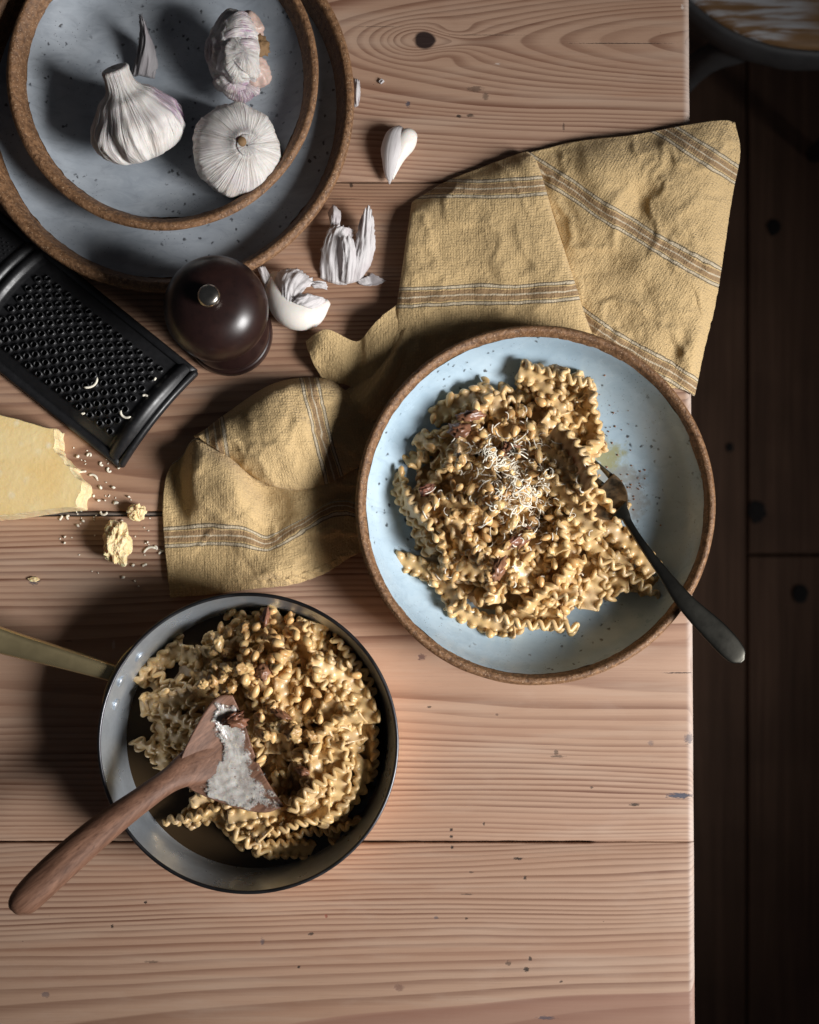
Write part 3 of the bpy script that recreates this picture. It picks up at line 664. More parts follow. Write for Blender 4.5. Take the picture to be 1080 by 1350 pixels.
# opened empty skin
g1 = thing('garlic_skin', 'opened white garlic skin fanned like petals on the table beside the towel', 'garlic skin', (P(458, 345).x, P(458, 345).y, 0))
petal('skin_petal', [[(421, 366, 1), (440, 374, 1.5), (457, 376, 1.5)], [(423, 335, 8), (440, 332, 13), (462, 336, 7)], [(430, 308, 12), (447, 302, 16), (466, 306, 9)], [(437, 294, 11), (450, 298, 15), (464, 302, 9)]], M['skin'], g1, seed=11, jag=0.1)
petal('skin_petal', [[(452, 376, 1.5), (474, 369, 2), (489, 350, 1)], [(462, 342, 9), (480, 336, 12), (495, 326, 6)], [(470, 310, 12), (483, 305, 15), (494, 305, 9)], [(475, 288, 15), (486, 271, 19), (493, 288, 13)]], M['skin'], g1, seed=12, jag=0.08)
petal('skin_petal', [[(450, 372, 3), (458, 374, 5), (466, 372, 3)], [(452, 340, 15), (460, 336, 17), (470, 340, 12)], [(450, 316, 19), (458, 311, 20), (466, 314, 16)]], M['skin'], g1, 18, 18, seed=13)
petal('skin_petal', [[(436, 300, 12), (442, 298, 11), (448, 296, 11)], [(434, 288, 10), (441, 284, 13), (450, 284, 9)], [(432, 280, 6), (440, 270, 10), (449, 278, 7)]], M['skin'], g1, 12, 12, seed=14)
petal('skin_petal', [[(470, 370, 1.5), (485, 364, 1.5), (490, 360, 1.5)], [(474, 374, 1.5), (490, 372, 2), (500, 366, 1.5)], [(482, 377, 1), (498, 376, 1.5), (509, 370, 1)]], M['skin'], g1, 12, 12, seed=15)
# clove in torn skin
g2 = thing('garlic_clove', 'curved garlic clove in torn papery skin beside the pepper mill', 'garlic clove', (P(392, 390).x, P(392, 390).y, 0))
pts = crspline([(*P(362, 360, .008)[:2], 0.008), (*P(366, 386, .011)[:2], 0.0105), (*P(384, 410, .012)[:2], 0.0115), (*P(410, 413, .012)[:2], 0.0105), (*P(433, 398, .008)[:2], 0.008)], 26)
rd = crspline([(0.003, 0.003), (0.0085, 0.0085), (0.0110, 0.0110), (0.0090, 0.0095), (0.0022, 0.0025)], 26)
V, F = tube(pts, rd, 22); V = rest(np.array(V), 0.0); obj('clove_body', V, F, M['clove'], g2, uv=np.array([(kk/22, i/26) for i in range(26) for kk in range(22)]))
petal('skin_petal', [[(366, 392, 15), (378, 398, 21), (392, 398, 21)], [(362, 372, 16), (380, 374, 23), (400, 384, 20)], [(368, 358, 14), (388, 358, 19), (412, 374, 15)], [(378, 354, 11), (396, 356, 14), (416, 372, 12)]], M['skin'], g2, seed=21, jag=0.1)
petal('skin_petal', [[(384, 398, 21), (396, 402, 23), (412, 408, 20)], [(392, 392, 23), (408, 394, 24), (426, 400, 16)], [(396, 386, 22), (412, 388, 22), (430, 394, 14)]], M['skin'], g2, 18, 18, seed=22, jag=0.1)
petal('skin_petal', [[(352, 388, 8), (358, 388, 9), (360, 384, 8)], [(344, 366, 12), (350, 364, 14), (356, 364, 12)], [(339, 353, 13), (344, 351, 14), (349, 350, 12)]], M['skin'], g2, 12, 12, seed=23)
petal('skin_petal', [[(406, 372, 14), (410, 376, 14), (414, 380, 13)], [(418, 370, 14), (422, 374, 15), (424, 380, 13)], [(430, 372, 12), (432, 377, 13), (431, 382, 12)]], M['skin'], g2, 12, 12, seed=24)
fl = petal('garlic_skin', [[(466, 105, 1), (470, 104, 2.5), (474, 106, 1)], [(465, 122, 2), (470, 122, 5), (475, 122, 2)], [(467, 140, 1), (470, 141, 2), (473, 139, 1)]], M['skin'], None, 14, 14, seed=31, origin=P(470, 122))
tag(fl, 'narrow white garlic skin flake on the wood against the large plate edge', 'garlic skin')
fl = petal('garlic_skin', [[(499, 108, .8), (501, 110, 1.5), (503, 111, .8)], [(503, 103, 1.5), (505, 105, 2), (507, 107, 1)]], M['skin'], None, 10, 8, seed=32, origin=P(502, 107))
tag(fl, 'tiny sliver of garlic skin lying alone near the table knot', 'garlic skin')

# ================================================================ PEPPER MILL
mc = P(302, 437, 0.008)
mill = thing('pepper_mill', 'dark polished wooden pepper mill with round head and steel knob', 'pepper mill', (mc.x, mc.y, 0))
body = smooth_profile([(0.0, 0.0008), (0.024, 0.0008), (0.0282, 0.0012), (0.0290, 0.005), (0.0286, 0.010), (0.0270, 0.0125), (0.0276, 0.016), (0.0272, 0.022), (0.0235, 0.034), (0.0212, 0.044), (0.0222, 0.050), (0.0240, 0.0525), (0.0236, 0.055), (0.0, 0.0555)], 90)
MS = lambda pr: [(r, z*0.84) for r, z in pr]
obj('body', *lathe(MS(body), (mc.x, mc.y, 0), 96), M['mill'], mill)
obj('seam_ring', *lathe(MS([(0.0205, 0.0557), (0.0246, 0.0557), (0.0249, 0.0563), (0.0246, 0.0570), (0.0205, 0.0570)]), (mc.x, mc.y, 0), 96), M['brass'], mill)
head = smooth_profile([(0.0, 0.0573), (0.021, 0.0573), (0.0262, 0.0590), (0.0312, 0.0660), (0.0328, 0.0745), (0.0318, 0.0830), (0.0270, 0.0930), (0.0190, 0.1000), (0.009, 0.1030), (0.0, 0.1035)], 80)
hd = obj('head', *lathe(MS(head), (mc.x, mc.y, 0), 96), M['mill'], mill)
obj('knob', *lathe(MS(smooth_profile([(0.0, 0.1028), (0.0042, 0.1030), (0.0048, 0.1046), (0.0040, 0.1058), (0.0058, 0.1072), (0.0070, 0.1098), (0.0058, 0.1128), (0.003, 0.1142), (0.0, 0.1144)], 40)), (mc.x, mc.y, 0), 40), M['knob'], hd)

# ================================================================ GRATER
e0 = P(158, 612, 0.003); e1 = P(256, 490, 0.003)
gmid = (e0+e1)/2; gmid.z = 0
by = (e1-e0); by.z = 0; GW = by.length/2; by.normalize(); bx = Vector((by.y, -by.x, 0)) 
if bx.x > 0: bx = -bx
GA = 0.0125  # arch height
def GP(u, v, z): q = gmid+bx*u+by*v; return (q.x, q.y, z)
def garch(v):
    s = min(1, abs(v)/GW); return 0.0022+GA*(1-s*s)
gr = thing('grater', 'black metal grater with arched plate of punched teeth half under plate', 'grater', (gmid.x, gmid.y, 0))
teeth = []
sp = 0.0088
U0, U1, VW = 0.017, 0.122, GW-0.0100
for i in range(60):
    for j in range(-12, 13):
        u = U0+i*sp*0.5; v = j*sp+(sp/2 if i % 2 else 0)
        if u <= U1 and abs(v) < VW: teeth.append((u, v))
fine = []
for i in range(60):
    for j in range(-20, 21):
        u = 0.146+i*0.0023; v = j*0.0036+(0.0018 if i % 2 else 0)
        if u < 0.21 and abs(v) < VW: fine.append((u, v))
us = np.arange(0.0, 0.2201, 0.0011); vs = np.linspace(-GW, GW, 84)
Z = np.zeros((len(us), len(vs)))
for j, v in enumerate(vs): Z[:, j] = garch(v)
def rib(u, c, w, h): return h*max(0, 1-((u-c)/w)**2) if abs(u-c) < w else 0.0
for i, u in enumerate(us):
    Z[i] += rib(u, 0.006, 0.0055, 0.0042)+rib(u, 0.131, 0.004, 0.003)+rib(u, 0.139, 0.004, 0.003)
    if 0.012 < u < 0.125: Z[i] -= 0.0006
for (u, v) in teeth:
    i0 = int(u/0.0011); j0 = int((v+GW)/(2*GW)*83)
    for i in range(i0-5, i0+6):
        for j in range(j0-5, j0+6):
            if 0 <= i < len(us) and 0 <= j < 84:
                d = math.hypot(us[i]-u, vs[j]-v)
                if d < 0.0020: Z[i, j] -= 0.0035*min(1, (0.0020-d)/0.0006)
                elif d < 0.0032: Z[i, j] += 0.0009*(1-(d-0.0020)/0.0012)
G = np.array([[GP(u, v, Z[i, j]) for j, v in enumerate(vs)] for i, u in enumerate(us)])
V, F = sheet(G, 0.0009)
n_ = np.cross(G[1, 0]-G[0, 0], G[0, 1]-G[0, 0])
if n_[2] > 0: pass
obj('plate', V, F, M['blackmetal'], gr)
for s in (-1, 1):
    pts = [GP(u, s*(GW-0.0005), 0.0030) for u in np.linspace(-0.001, 0.221, 40)]
    obj('side_rail', *tube(pts, np.full((40, 2), (0.0030, 0.0028)), 12, sq=3), M['blackmetal'], gr)
pts = [GP(-0.001, v, garch(v)*0.75+0.0008) for v in np.linspace(-GW, GW, 40)]
obj('end_bar', *tube(pts, np.full((40, 2), (0.0024, 0.0034)), 12, up=(0, 0, 1), sq=2.5), M['blackmetal'], gr)
# one raised jagged collar per punched hole
tv = []; tf = []
nq = 10
for r_, z_ in ((0.0031, -0.0002), (0.0025, 0.0010), (0.0020, 0.0017), (0.0019, 0.0002)):
    for q in range(nq):
        a = 2*math.pi*q/nq; zz = z_+(0.0009 if (q % 3 == 0 and r_ == 0.0020) else 0)
        tv.append((r_*math.cos(a), r_*math.sin(a), zz))
tme = mesh('tooth', tv, grid_faces(4, nq, close_v=True), M['blackmetal'])
for (u, v) in teeth:
    o = bpy.data.objects.new('tooth', tme); COL.objects.link(o); o.parent = gr
    q = Vector(GP(u, v, garch(v)-0.0004))-Vector(gr.location); o.location = q
    slope = math.atan(2*GA*v/(GW*GW)); o.rotation_euler = (by.to_track_quat('Y', 'Z')@Euler((-slope, 0, 0)).to_quaternion()).to_euler()
fv = []; ff = []
for (u, v) in fine:
    c = GP(u, v, garch(v)); b = len(fv)
    fv += [(c[0]-.0009, c[1]-.0009, c[2]-.0005), (c[0]+.0009, c[1]-.0009, c[2]-.0005), (c[0]+.0009, c[1]+.0009, c[2]-.0005), (c[0]-.0009, c[1]+.0009, c[2]-.0005), (c[0], c[1], c[2]+.0013)]
    ff += [(b, b+1, b+4), (b+1, b+2, b+4), (b+2, b+3, b+4), (b+3, b, b+4)]
tag(obj('fine_teeth', fv, ff, M['blackmetal'], gr, smooth=False), kind='stuff')

# ================================================================ CHEESE
k = NT('aged_hard_cheese'); p = k.coord(); a = k.noise(p, 40, 4, 0.6); b = k.noise(p, 300, 3); geo = k.n('ShaderNodeNewGeometry')
nz = k.sep(geo.outputs['Normal'])[2]
c = k.mix(k.lin(a, 0.35, 0.7, 0, 1), (0.92, 0.66, 0.29), (0.96, 0.75, 0.39)); v = k.vor(k.scale(p, (1, 1, .4)), 95)
c = k.mix(k.math('MULTIPLY', k.math('SUBTRACT', 1.0, k.step(v, 0.12, 0.34)), k.lin(k.noise(p, 30, 1), .45, .6, 0, .7)), c, (0.95, 0.87, 0.66))
M['cheese'] = k.set(color=c, rough=0.5, sss=0.2, sss_s=0.006, sss_r=(1, .7, .3), normal=k.bump(k.math('ADD', b, a), 0.35, 0.0008))
k = NT('broken_hard_cheese'); p = k.coord(); a = k.noise(p, 160, 5, 0.7)
M['cheese_raw'] = k.set(color=k.mix(k.lin(a, .35, .7, 0, 1), (0.80, 0.60, 0.30), (0.90, 0.76, 0.48)), rough=0.6, sss=0.2, sss_s=0.005, normal=k.bump(a, 0.8, 0.002))
ch = 0.022
outl = [(-150, 500), (0, 546), (38, 556), (70, 566), (72, 582), (70, 590), (80, 604), (86, 612), (92, 614), (96, 624), (106, 634), (108, 645), (104, 656), (104, 668), (70, 671), (30, 677), (0, 681), (-160, 690)]
dense = []
for i in range(len(outl)):
    x1, y1 = outl[i]; x2, y2 = outl[(i+1) % len(outl)]
    rough = 3 <= i <= 12; m = max(2, int(math.hypot(x2-x1, y2-y1)/(2.2 if rough else 6)))
    for q in range(m):
        x = x1+(x2-x1)*q/m; y = y1+(y2-y1)*q/m
        am = 2.4 if rough else 0.7
        dense.append((x+am*fb(x*0.10, y*0.10, 1.0, 2), y+am*fb(x*0.10, y*0.10, 5.0, 2), rough))
dense = dense[::-1]
n = len(dense); V = []; top = [P(a, b, ch) for a, b, _ in dense]; cen = P(2, 655, ch)
levels = [0.0, 0.003, 0.006, 0.009, 0.012, 0.015, 0.018, 0.0205, ch]
for li, zz in enumerate(levels):
    for (q, (a, b, rg)) in zip(top, dense):
        d = (q-cen).normalized(); am = 0.0016 if rg else 0.0003
        o_ = am*fb(q.x*120, q.y*120, zz*110, 3)+(0.0011 if (rg and li < 7) else 0)-(0.0006 if li == 8 else 0)
        V.append((q.x+d.x*o_, q.y+d.y*o_, zz))
F = grid_faces(len(levels), n, close_v=True)
cw = thing('cheese_wedge', 'pale yellow hard cheese wedge with crumbly broken edge beside black grater', 'cheese', (cen.x, cen.y, 0))
obj('broken_side', V, F, M['cheese_raw'], cw)
V2 = [(a, b, c_-0.0001) for a, b, c_ in V[-n:]]; F2 = [tuple(range(n))]
obj('cut_face', V2, F2, M['cheese'], cw, smooth=False)
def chunk(px, py, rx, ry, rz, seed, label):
    q = P(px, py, rz*0.8); V, F = blob((q.x, q.y, 0), (rx, ry, rz), seed, 0.34, 2.0, 40, 56)
    o = obj('cheese_crumb', rest(np.array(V), 0.0), F, M['cheese_raw'], origin=(q.x, q.y, 0), smooth=False)
    return tag(o, label, 'cheese crumb')
chunk(156, 717, 0.0088, 0.0142, 0.0085, 3.3, 'large ragged cheese crumb casting a shadow below the plank joint')
chunk(181, 676, 0.0058, 0.0055, 0.0042, 8.1, 'small cheese crumb sitting on the plank joint near the towel')
chunk(45, 764, 0.0036, 0.0016, 0.0010, 5.2, 'flat grey cheese fleck stuck on the wood below the wedge')
def curl(c, L, r, rs, z, flat=0.6):
    n = 9; a0 = rs.uniform(0, 6.28); kx_ = rs.uniform(-5.0, 5.0); tz = rs.uniform(-flat, flat)
    pts = []; x = y = 0.0; zz = 0.0; a = a0
    for i in range(n):
        pts.append((c[0]+x, c[1]+y, z+zz)); a += kx_/n*(0.5+rs.random()); x += L/n*math.cos(a); y += L/n*math.sin(a); zz += L/n*tz*math.sin(i*0.9)
    pts = np.array(pts); pts[:, :2] -= (pts.mean(axis=0)[:2]-np.array(c[:2])); pts[:, 2] += z+r-pts[:, 2].min()
    rad = np.full((n, 2), r)*np.array([1.0, 0.6]); rad[0] *= 0.5; rad[-1] *= 0.5
    return tube(pts, rad, 6)
rs = np.random.default_rng(5); parts = []
spots = [(118, 585, 2), (103, 602, 7), (118, 600, 12), (134, 612, 9), (144, 620, 12), (157, 617, 5), (109, 622, 12), (124, 628, 16), (150, 643, 6), (133, 643, 6), (119, 643, 5), (124, 654, 5), (130, 660, 4), (153, 663, 6), (139, 660, 4), (137, 677, 16), (81, 683, 8), (90, 682, 9), (107, 673, 4), (103, 693, 7), (110, 687, 6), (86, 708, 4), (86, 716, 4), (161, 687, 4), (197, 724, 22), (195, 715, 4), (176, 745, 6), (191, 745, 8), (163, 761, 5), (178, 766, 4), (183, 773, 4), (170, 655, 4), (206, 722, 8), (213, 728, 10)]
for (px, py, L) in spots:
    q = P(px, py)
    if L > 7: parts.append(curl((q.x, q.y), L/S, 0.0008, rs, 0.0, 0.2))
    else: parts.append(blob((q.x, q.y, 0.0009), (L*rs.uniform(0.25, 0.4)/S, L*rs.uniform(0.3, 0.55)/S, 0.0010), px, 0.7, 2.0, 8, 10, (0, 0, rs.uniform(0, 6))))
for i in range(60):
    px, py = rs.normal(128, 34), rs.normal(668, 48)
    if in_poly(px, py, [(a, b) for a, b in outl]) or py < 560 or px < 2 or px > 214: continue
    if px > 160-(612-py)*0.0 and py < 612: continue
    q = P(px, py); parts.append(curl((q.x, q.y), 0.0012, 0.0004, rs, 0.0, 0.1))
V, F = join(*parts); o = obj('grated_cheese', V, F, M['shred'], origin=P(130, 650))
tag(o, 'loose gratings of cheese scattered on the table around the wedge', 'grated cheese', kind='stuff')
parts = []
for (px, py, L, hh) in ((122, 507, 28, 17.5), (165, 548, 22, 14.5), (192, 522, 9, 15), (110, 545, 5, 13), (205, 500, 5, 13)):
    q = P(px, py, hh/1000); parts.append(curl((q.x, q.y), L/S, 0.0008, rs, hh/1000, 0.3))
V, F = join(*parts); o = obj('cheese_shavings', V, F, M['shred'], origin=P(150, 530, 0.015))
tag(o, 'few curled cheese shavings caught on the teeth of the grater', 'grated cheese', kind='stuff')

# ================================================================ TOWEL
k = NT('ochre_striped_linen'); uv = k.uv(); us_ = k.sep(uv)
fr = k.math('SUBTRACT', k.math('FRACT', k.math('ADD', us_[1], 0.5)), 0.5)
wob = k.math('MULTIPLY', k.math('SUBTRACT', k.noise(k.scale(uv, (9, 2, 1)), 1.0, 3), 0.5), 0.012)
d = k.math('ABSOLUTE', k.math('ADD', fr, wob))
p = k.coord()
wv = k.n('ShaderNodeTexWave', wave_type='BANDS', bands_direction='Y', wave_profile='SIN'); k.put(wv.inputs['Vector'], uv); wv.inputs['Scale'].default_value = 12; wv.inputs['Distortion'].default_value = 4.0; wv.inputs['Detail'].default_value = 2
wu = k.n('ShaderNodeTexWave', wave_type='BANDS', bands_direction='X', wave_profile='SIN'); k.put(wu.inputs['Vector'], uv); wu.inputs['Scale'].default_value = 12; wu.inputs['Distortion'].default_value = 4.0; wu.inputs['Detail'].default_value = 2
slub = k.noise(k.scale(uv, (75, 9, 1)), 1.0, 4, 0.7); slub2 = k.noise(k.scale(uv, (22, 95, 1)), 1.0, 4, 0.7)
weave = k.math('MULTIPLY', wv.outputs['Fac'], wu.outputs['Fac'])
O_ = (0.66, 0.47, 0.235); BR_ = (0.30, 0.185, 0.10); CRM = (0.62, 0.54, 0.41); DK = (0.12, 0.10, 0.07)
cl_ = k.ramp(k.math('MULTIPLY', d, 5.0), [(0.0, CRM), (0.035, BR_), (0.21, BR_), (0.235, O_), (0.29, DK), (0.325, CRM), (0.415, CRM), (0.425, DK), (0.475, O_)], 'CONSTANT')
c = k.mix(k.lin(slub, 0.35, 0.7, 0, 0.4), cl_, k.mix(0.55, cl_, O_))
c = k.mix(k.lin(slub2, 0.35, 0.75, 0.0, 0.35), c, k.mix(0.5, c, (0.68, 0.50, 0.25)))
c = k.mix(k.lin(weave, 0, 0.6, 0.14, 0.0), c, (0.27, 0.175, 0.07))
h = k.math('ADD', k.math('MULTIPLY', weave, 0.22), k.math('ADD', k.math('MULTIPLY', slub, 0.7), k.math('MULTIPLY', slub2, 0.7)))
cr_ = k.noise(p, 300, 5, 0.75); cr2 = k.noise(p, 75, 4, 0.65)
nb = k.bump(k.math('ADD', cr_, k.math('MULTIPLY', cr2, 1.6)), 0.7, 0.0018)
M['towel'] = k.set(color=c, rough=0.9, spec=0.12, sheen=0.15, sheen_rough=0.5, normal=k.bump(h, 0.9, 0.0011, nb))
towel_parts = []; towel_uv = []
def tpatch(rows, vfun, nu, nv, hem='', wr=0.0011, seed=0.0, th=0.0014):
    C_ = np.array([[(a, b, h) for (a, b, h) in row] for row in rows], float)
    G0 = patch(C_, nu, nv); G = np.zeros_like(G0); UV = np.zeros((nu, nv, 2))
    for i in range(nu):
        for j in range(nv):
            a, b, hh = G0[i, j]
            q = P(a, b, 0)
            w = wr*(fb(q.x*30+seed, q.y*30, seed, 2)*1.2+0.28*fb(q.x*110+seed, q.y*110, seed+2, 3))
            uu = (q.x*0.45-q.y*0.89); vv = (q.x*0.89+q.y*0.45)
            w += wr*0.55*((1-abs(fb(uu*11+seed, vv*34+fb(q.x*9, q.y*9, seed)*1.2, seed+4, 2))*1.8)-0.55)
            cz = 1-abs(fb(q.x*26+seed*2, q.y*26-seed, seed+8, 3))*3.2
            if cz > 0: w += wr*0.75*cz*cz
            if hem and (j < nv*0.05 if hem == 'L' else j > nv*0.94 if hem == 'R' else i > nu*0.92): w += 0.0009+0.0008*math.sin((i if hem in 'LR' else j)*1.15+3*fb(i*0.1, j*0.1, seed))
            if hem == 'B' and j < nv*0.06: w += 0.0008
            hz = hh/1000+w*min(1.0, max(0.15, abs(hh)/7))
            q = P(a, b, hz); G[i, j] = q
            v, u = vfun(a, b, i/(nu-1), j/(nv-1)); UV[i, j] = (u, v+0.045*fb(q.x*16+seed, q.y*16, seed, 2))
    V, F = sheet(G, th)
    if (np.cross(G[1, 0]-G[0, 0], G[0, 1]-G[0, 0]))[2] > 0: pass
    towel_parts.append((V, F)); towel_uv.append(np.concatenate([UV.reshape(-1, 2)]*2))
ca_, sa_ = 0.849, 0.528
# panel running out over the table end
tpatch([[(690, 204, 4), (760, 188, 4), (830, 180, 5), (900, 167, 6), (950, 160, 4), (968, 163, 2)],
        [(712, 235, 5), (780, 222, 14), (842, 212, 14), (905, 202, 15), (955, 196, 9), (974, 203, 1)],
        [(735, 300, 5), (795, 285, 14), (845, 268, 9), (885, 255, 16), (930, 262, 12), (964, 258, -1)],
        [(752, 360, 5), (805, 345, 10), (850, 330, 13), (900, 335, 12), (935, 335, 9), (953, 330, -2)],
        [(770, 430, 5), (812, 412, 10), (855, 400, 11), (895, 405, 12), (925, 400, 8), (942, 398, -2)],
        [(800, 480, 5), (832, 466, 7), (862, 460, 9), (890, 462, 6), (912, 462, 9), (927, 460, -2)],
        [(830, 520, 4), (850, 515, 6), (870, 512, 7), (888, 512, 7), (903, 515, 5), (914, 522, 0)]],
       lambda a, b, i, j: (-((a-830)*-sa_+(b-300)*ca_)/135, ((a-830)*ca_+(b-300)*sa_)/135+0.3), 150, 150, hem='R', wr=0.0024, seed=1.3)
# panel lying on top, with a folded edge
rowsL = [[(551, 270, 1), (548, 266, 3), (592, 240, 4), (640, 221, 5), (690, 203, 6), (694, 206, 3)],
         [(550, 292, 1), (545, 288, 11), (600, 258, 15), (655, 243, 15), (702, 220, 16), (708, 224, 4)],
         [(544, 342, 1), (538, 340, 13), (600, 318, 15), (665, 310, 18), (722, 290, 19), (729, 292, 4)],
         [(536, 402, 1), (530, 400, 13), (600, 390, 14), (675, 380, 16), (745, 365, 20), (752, 366, 4)],
         [(526, 462, 1), (520, 460, 12), (590, 450, 13), (670, 440, 14), (763, 425, 17), (770, 428, 4)],
         [(514, 522, 1), (508, 520, 9), (585, 515, 11), (670, 495, 11), (785, 480, 9), (792, 484, 3)]]
tpatch(rowsL, lambda a, b, i, j: (-(b-250-(a-600)*-0.04)/142, a/142+0.05*i), 120, 110, wr=0.0018, seed=4.4)
# upper puff of the trailing end
tpatch([[(258, 580, 2), (300, 547, 3), (362, 508, 3), (425, 501, 4), (458, 520, 3), (480, 540, 2)],
        [(258, 577, 9), (308, 552, 22), (370, 520, 28), (425, 518, 22), (462, 535, 8), (495, 552, 5)],
        [(268, 580, 14), (328, 584, 30), (385, 568, 33), (432, 570, 17), (470, 580, 9), (502, 588, 6)],
        [(298, 598, 15), (345, 630, 18), (390, 640, 17), (432, 632, 13), (475, 612, 9), (506, 618, 6)],
        [(295, 594, 8), (340, 622, 8), (386, 631, 7), (430, 625, 6), (473, 607, 4), (506, 615, 3)]],
       lambda a, b, i, j: ((412-a+(b-520)*0.25)/140, b/140), 100, 120, wr=0.0027, seed=7.1)
# lower part with the hemmed corner
V4 = [0.93, 0.62, 0.30, 0.0, -0.28, -0.55]
tpatch([[(228, 612, 2), (244, 598, 3), (262, 579, 8), (300, 596, 8), (350, 620, 7), (400, 630, 6), (450, 620, 5), (505, 615, 4)],
        [(219, 632, 2), (241, 626, 3), (258, 610, 24), (300, 618, 29), (345, 648, 9), (400, 650, 12), (450, 636, 6), (505, 640, 4)],
        [(215, 668, 2), (242, 662, 3), (263, 650, 20), (312, 656, 28), (354, 680, 7), (400, 676, 11), (450, 656, 5), (505, 660, 4)],
        [(217, 709, 2), (242, 707, 3), (272, 704, 6), (318, 702, 16), (354, 716, 8), (398, 692, 10), (445, 668, 9), (505, 680, 5)],
        [(221, 750, 2), (243, 748, 3), (275, 744, 3), (322, 744, 7), (362, 746, 15), (405, 735, 6), (455, 715, 6), (505, 705, 5)],
        [(226, 788, 1.6), (248, 786, 3), (276, 784, 2), (330, 776, 2), (385, 769, 5), (430, 755, 3), (468, 731, 4), (510, 715, 4)]],
       lambda a, b, i, j: (float(np.interp(i*5, range(6), V4)), a/140), 120, 130, hem='B', wr=0.0027, seed=9.7)
# small turned-up corner and the strand behind it
tpatch([[(405, 451, 5), (430, 434, 19), (472, 450, 9), (500, 420, 15), (548, 383, 6)],
        [(412, 476, 10), (440, 462, 14), (472, 476, 7), (505, 450, 13), (548, 430, 8)],
        [(428, 503, 2), (455, 506, 4), (480, 516, 3), (512, 490, 7), (548, 470, 5)]],
       lambda a, b, i, j: (0.5+0.25*(i-0.5), a/140), 70, 90, wr=0.0014, seed=12.2)
tpatch([[(450, 520, 2), (480, 500, 3), (506, 468, 5), (532, 422, 8)],
        [(458, 541, 6), (490, 520, 12), (515, 482, 15), (541, 428, 14)],
        [(470, 562, 3), (505, 548, 5), (527, 512, 7), (552, 450, 7)]],
       lambda a, b, i, j: (0.5+0.2*(i-0.5), a/140), 60, 80, wr=0.0018, seed=14.2)
V, F = join(*towel_parts)
o = obj('kitchen_towel', V, F, M['towel'], uv=np.concatenate(towel_uv), origin=P(640, 400))
tag(o, 'crumpled ochre linen kitchen towel with brown stripes trailing under the bowl', 'towel')

# ================================================================ PAN
RH = 0.047
nc = P(327, 980, RH); NR = 199/S*(H-RH)/H; NB = 0.0868
pan = thing('saute_pan', 'round copper pan with dull grey lining and long brass handle', 'pan', (nc.x, nc.y, 0))
pc0 = (nc.x, nc.y, 0)
obj('outer_wall', *lathe(smooth_profile([(0.0, 0.0006), (NB-0.006, 0.0006), (NB+0.0015, 0.0030), (NB+0.0032, 0.010), (NB+0.0048, 0.026), (NR-0.0006, RH-0.0012)], 50), pc0, 160), M['copper'], pan)
obj('lining', *lathe(smooth_profile([(NR-0.0022, RH-0.0010), (NB+0.0030, 0.026), (NB+0.0012, 0.011), (NB-0.001, 0.0050), (NB-0.006, 0.0032), (0.0, 0.0032)], 50), pc0, 160), M['tin'], pan)
obj('rim', *lathe([(NR-0.0006, RH-0.0013), (NR, RH-0.0007), (NR, RH), (NR-0.0005, RH+0.0006), (NR-0.0018, RH+0.0006), (NR-0.0024, RH), (NR-0.0022, RH-0.0011)], pc0, 160), M['rim_dark'], pan)
hpts = crspline([(*P(154, 889, .035)[:2], 0.035), (*P(125, 880, .038)[:2], 0.038), (*P(70, 864, .042)[:2], 0.042), (*P(0, 844, .048)[:2], 0.048), (*P(-120, 808, .064)[:2], 0.064), (*P(-190, 787, .068)[:2], 0.068)], 40)
hw = crspline([(0.0058, 0.0036), (0.0060, 0.0042), (0.0070, 0.0046), (0.0084, 0.0046), (0.0120, 0.0045), (0.009, 0.003)], 40)
hd = obj('handle', *tube(hpts, hw, 24, up=(0.15, -0.25, 1), sq=3.5), M['brass'], pan)
dirh = Vector(hpts[0])-Vector(hpts[6]); ang0 = math.atan2(P(140, 885, .04).y-nc.y, P(140, 885, .04).x-nc.x)
for da, zz in ((-0.19, 0.032), (0.19, 0.032), (0.02, 0.037)):
    a = ang0+da; rr_ = NB+0.0030+(NR-0.0022-NB-0.0030)*(zz-0.026)/(RH-0.027)
    V, F = blob((nc.x+rr_*math.cos(a), nc.y+rr_*math.sin(a), zz), (0.0042, 0.0016, 0.0042), 1, 0.05, rot=(0, 0, a+math.pi/2))
    obj('rivet', V, F, M['tin'], pan)
# mounting plate follows the wall
G = np.zeros((20, 8, 3))
for i, da in enumerate(np.linspace(-0.26, 0.26, 20)):
    for j, zz in enumerate(np.linspace(0.022, 0.042, 8)):
        s = 1-(abs(da)/0.26)**3*0.55; z2 = 0.032+(zz-0.032)*s; rr_ = NB+0.0048+(NR-0.0006-NB-0.0048)*(z2-0.026)/(RH-0.0272)+0.0024
        G[i, j] = (nc.x+rr_*math.cos(ang0+da), nc.y+rr_*math.sin(ang0+da), z2)
obj('handle_mount', *sheet(G, 0.0018), M['brass'], hd)
V, F = lathe([(0.0, 0.0066), (0.04, 0.0066), (NB-0.002, 0.0066), (NB+0.0002, 0.0069)], pc0, 120)
o = obj('cooking_liquid', V, F, M['broth'], origin=(nc.x, nc.y, 0.0066)); tag(o, 'thin brown glossy cooking liquid covering the pan floor', 'sauce')

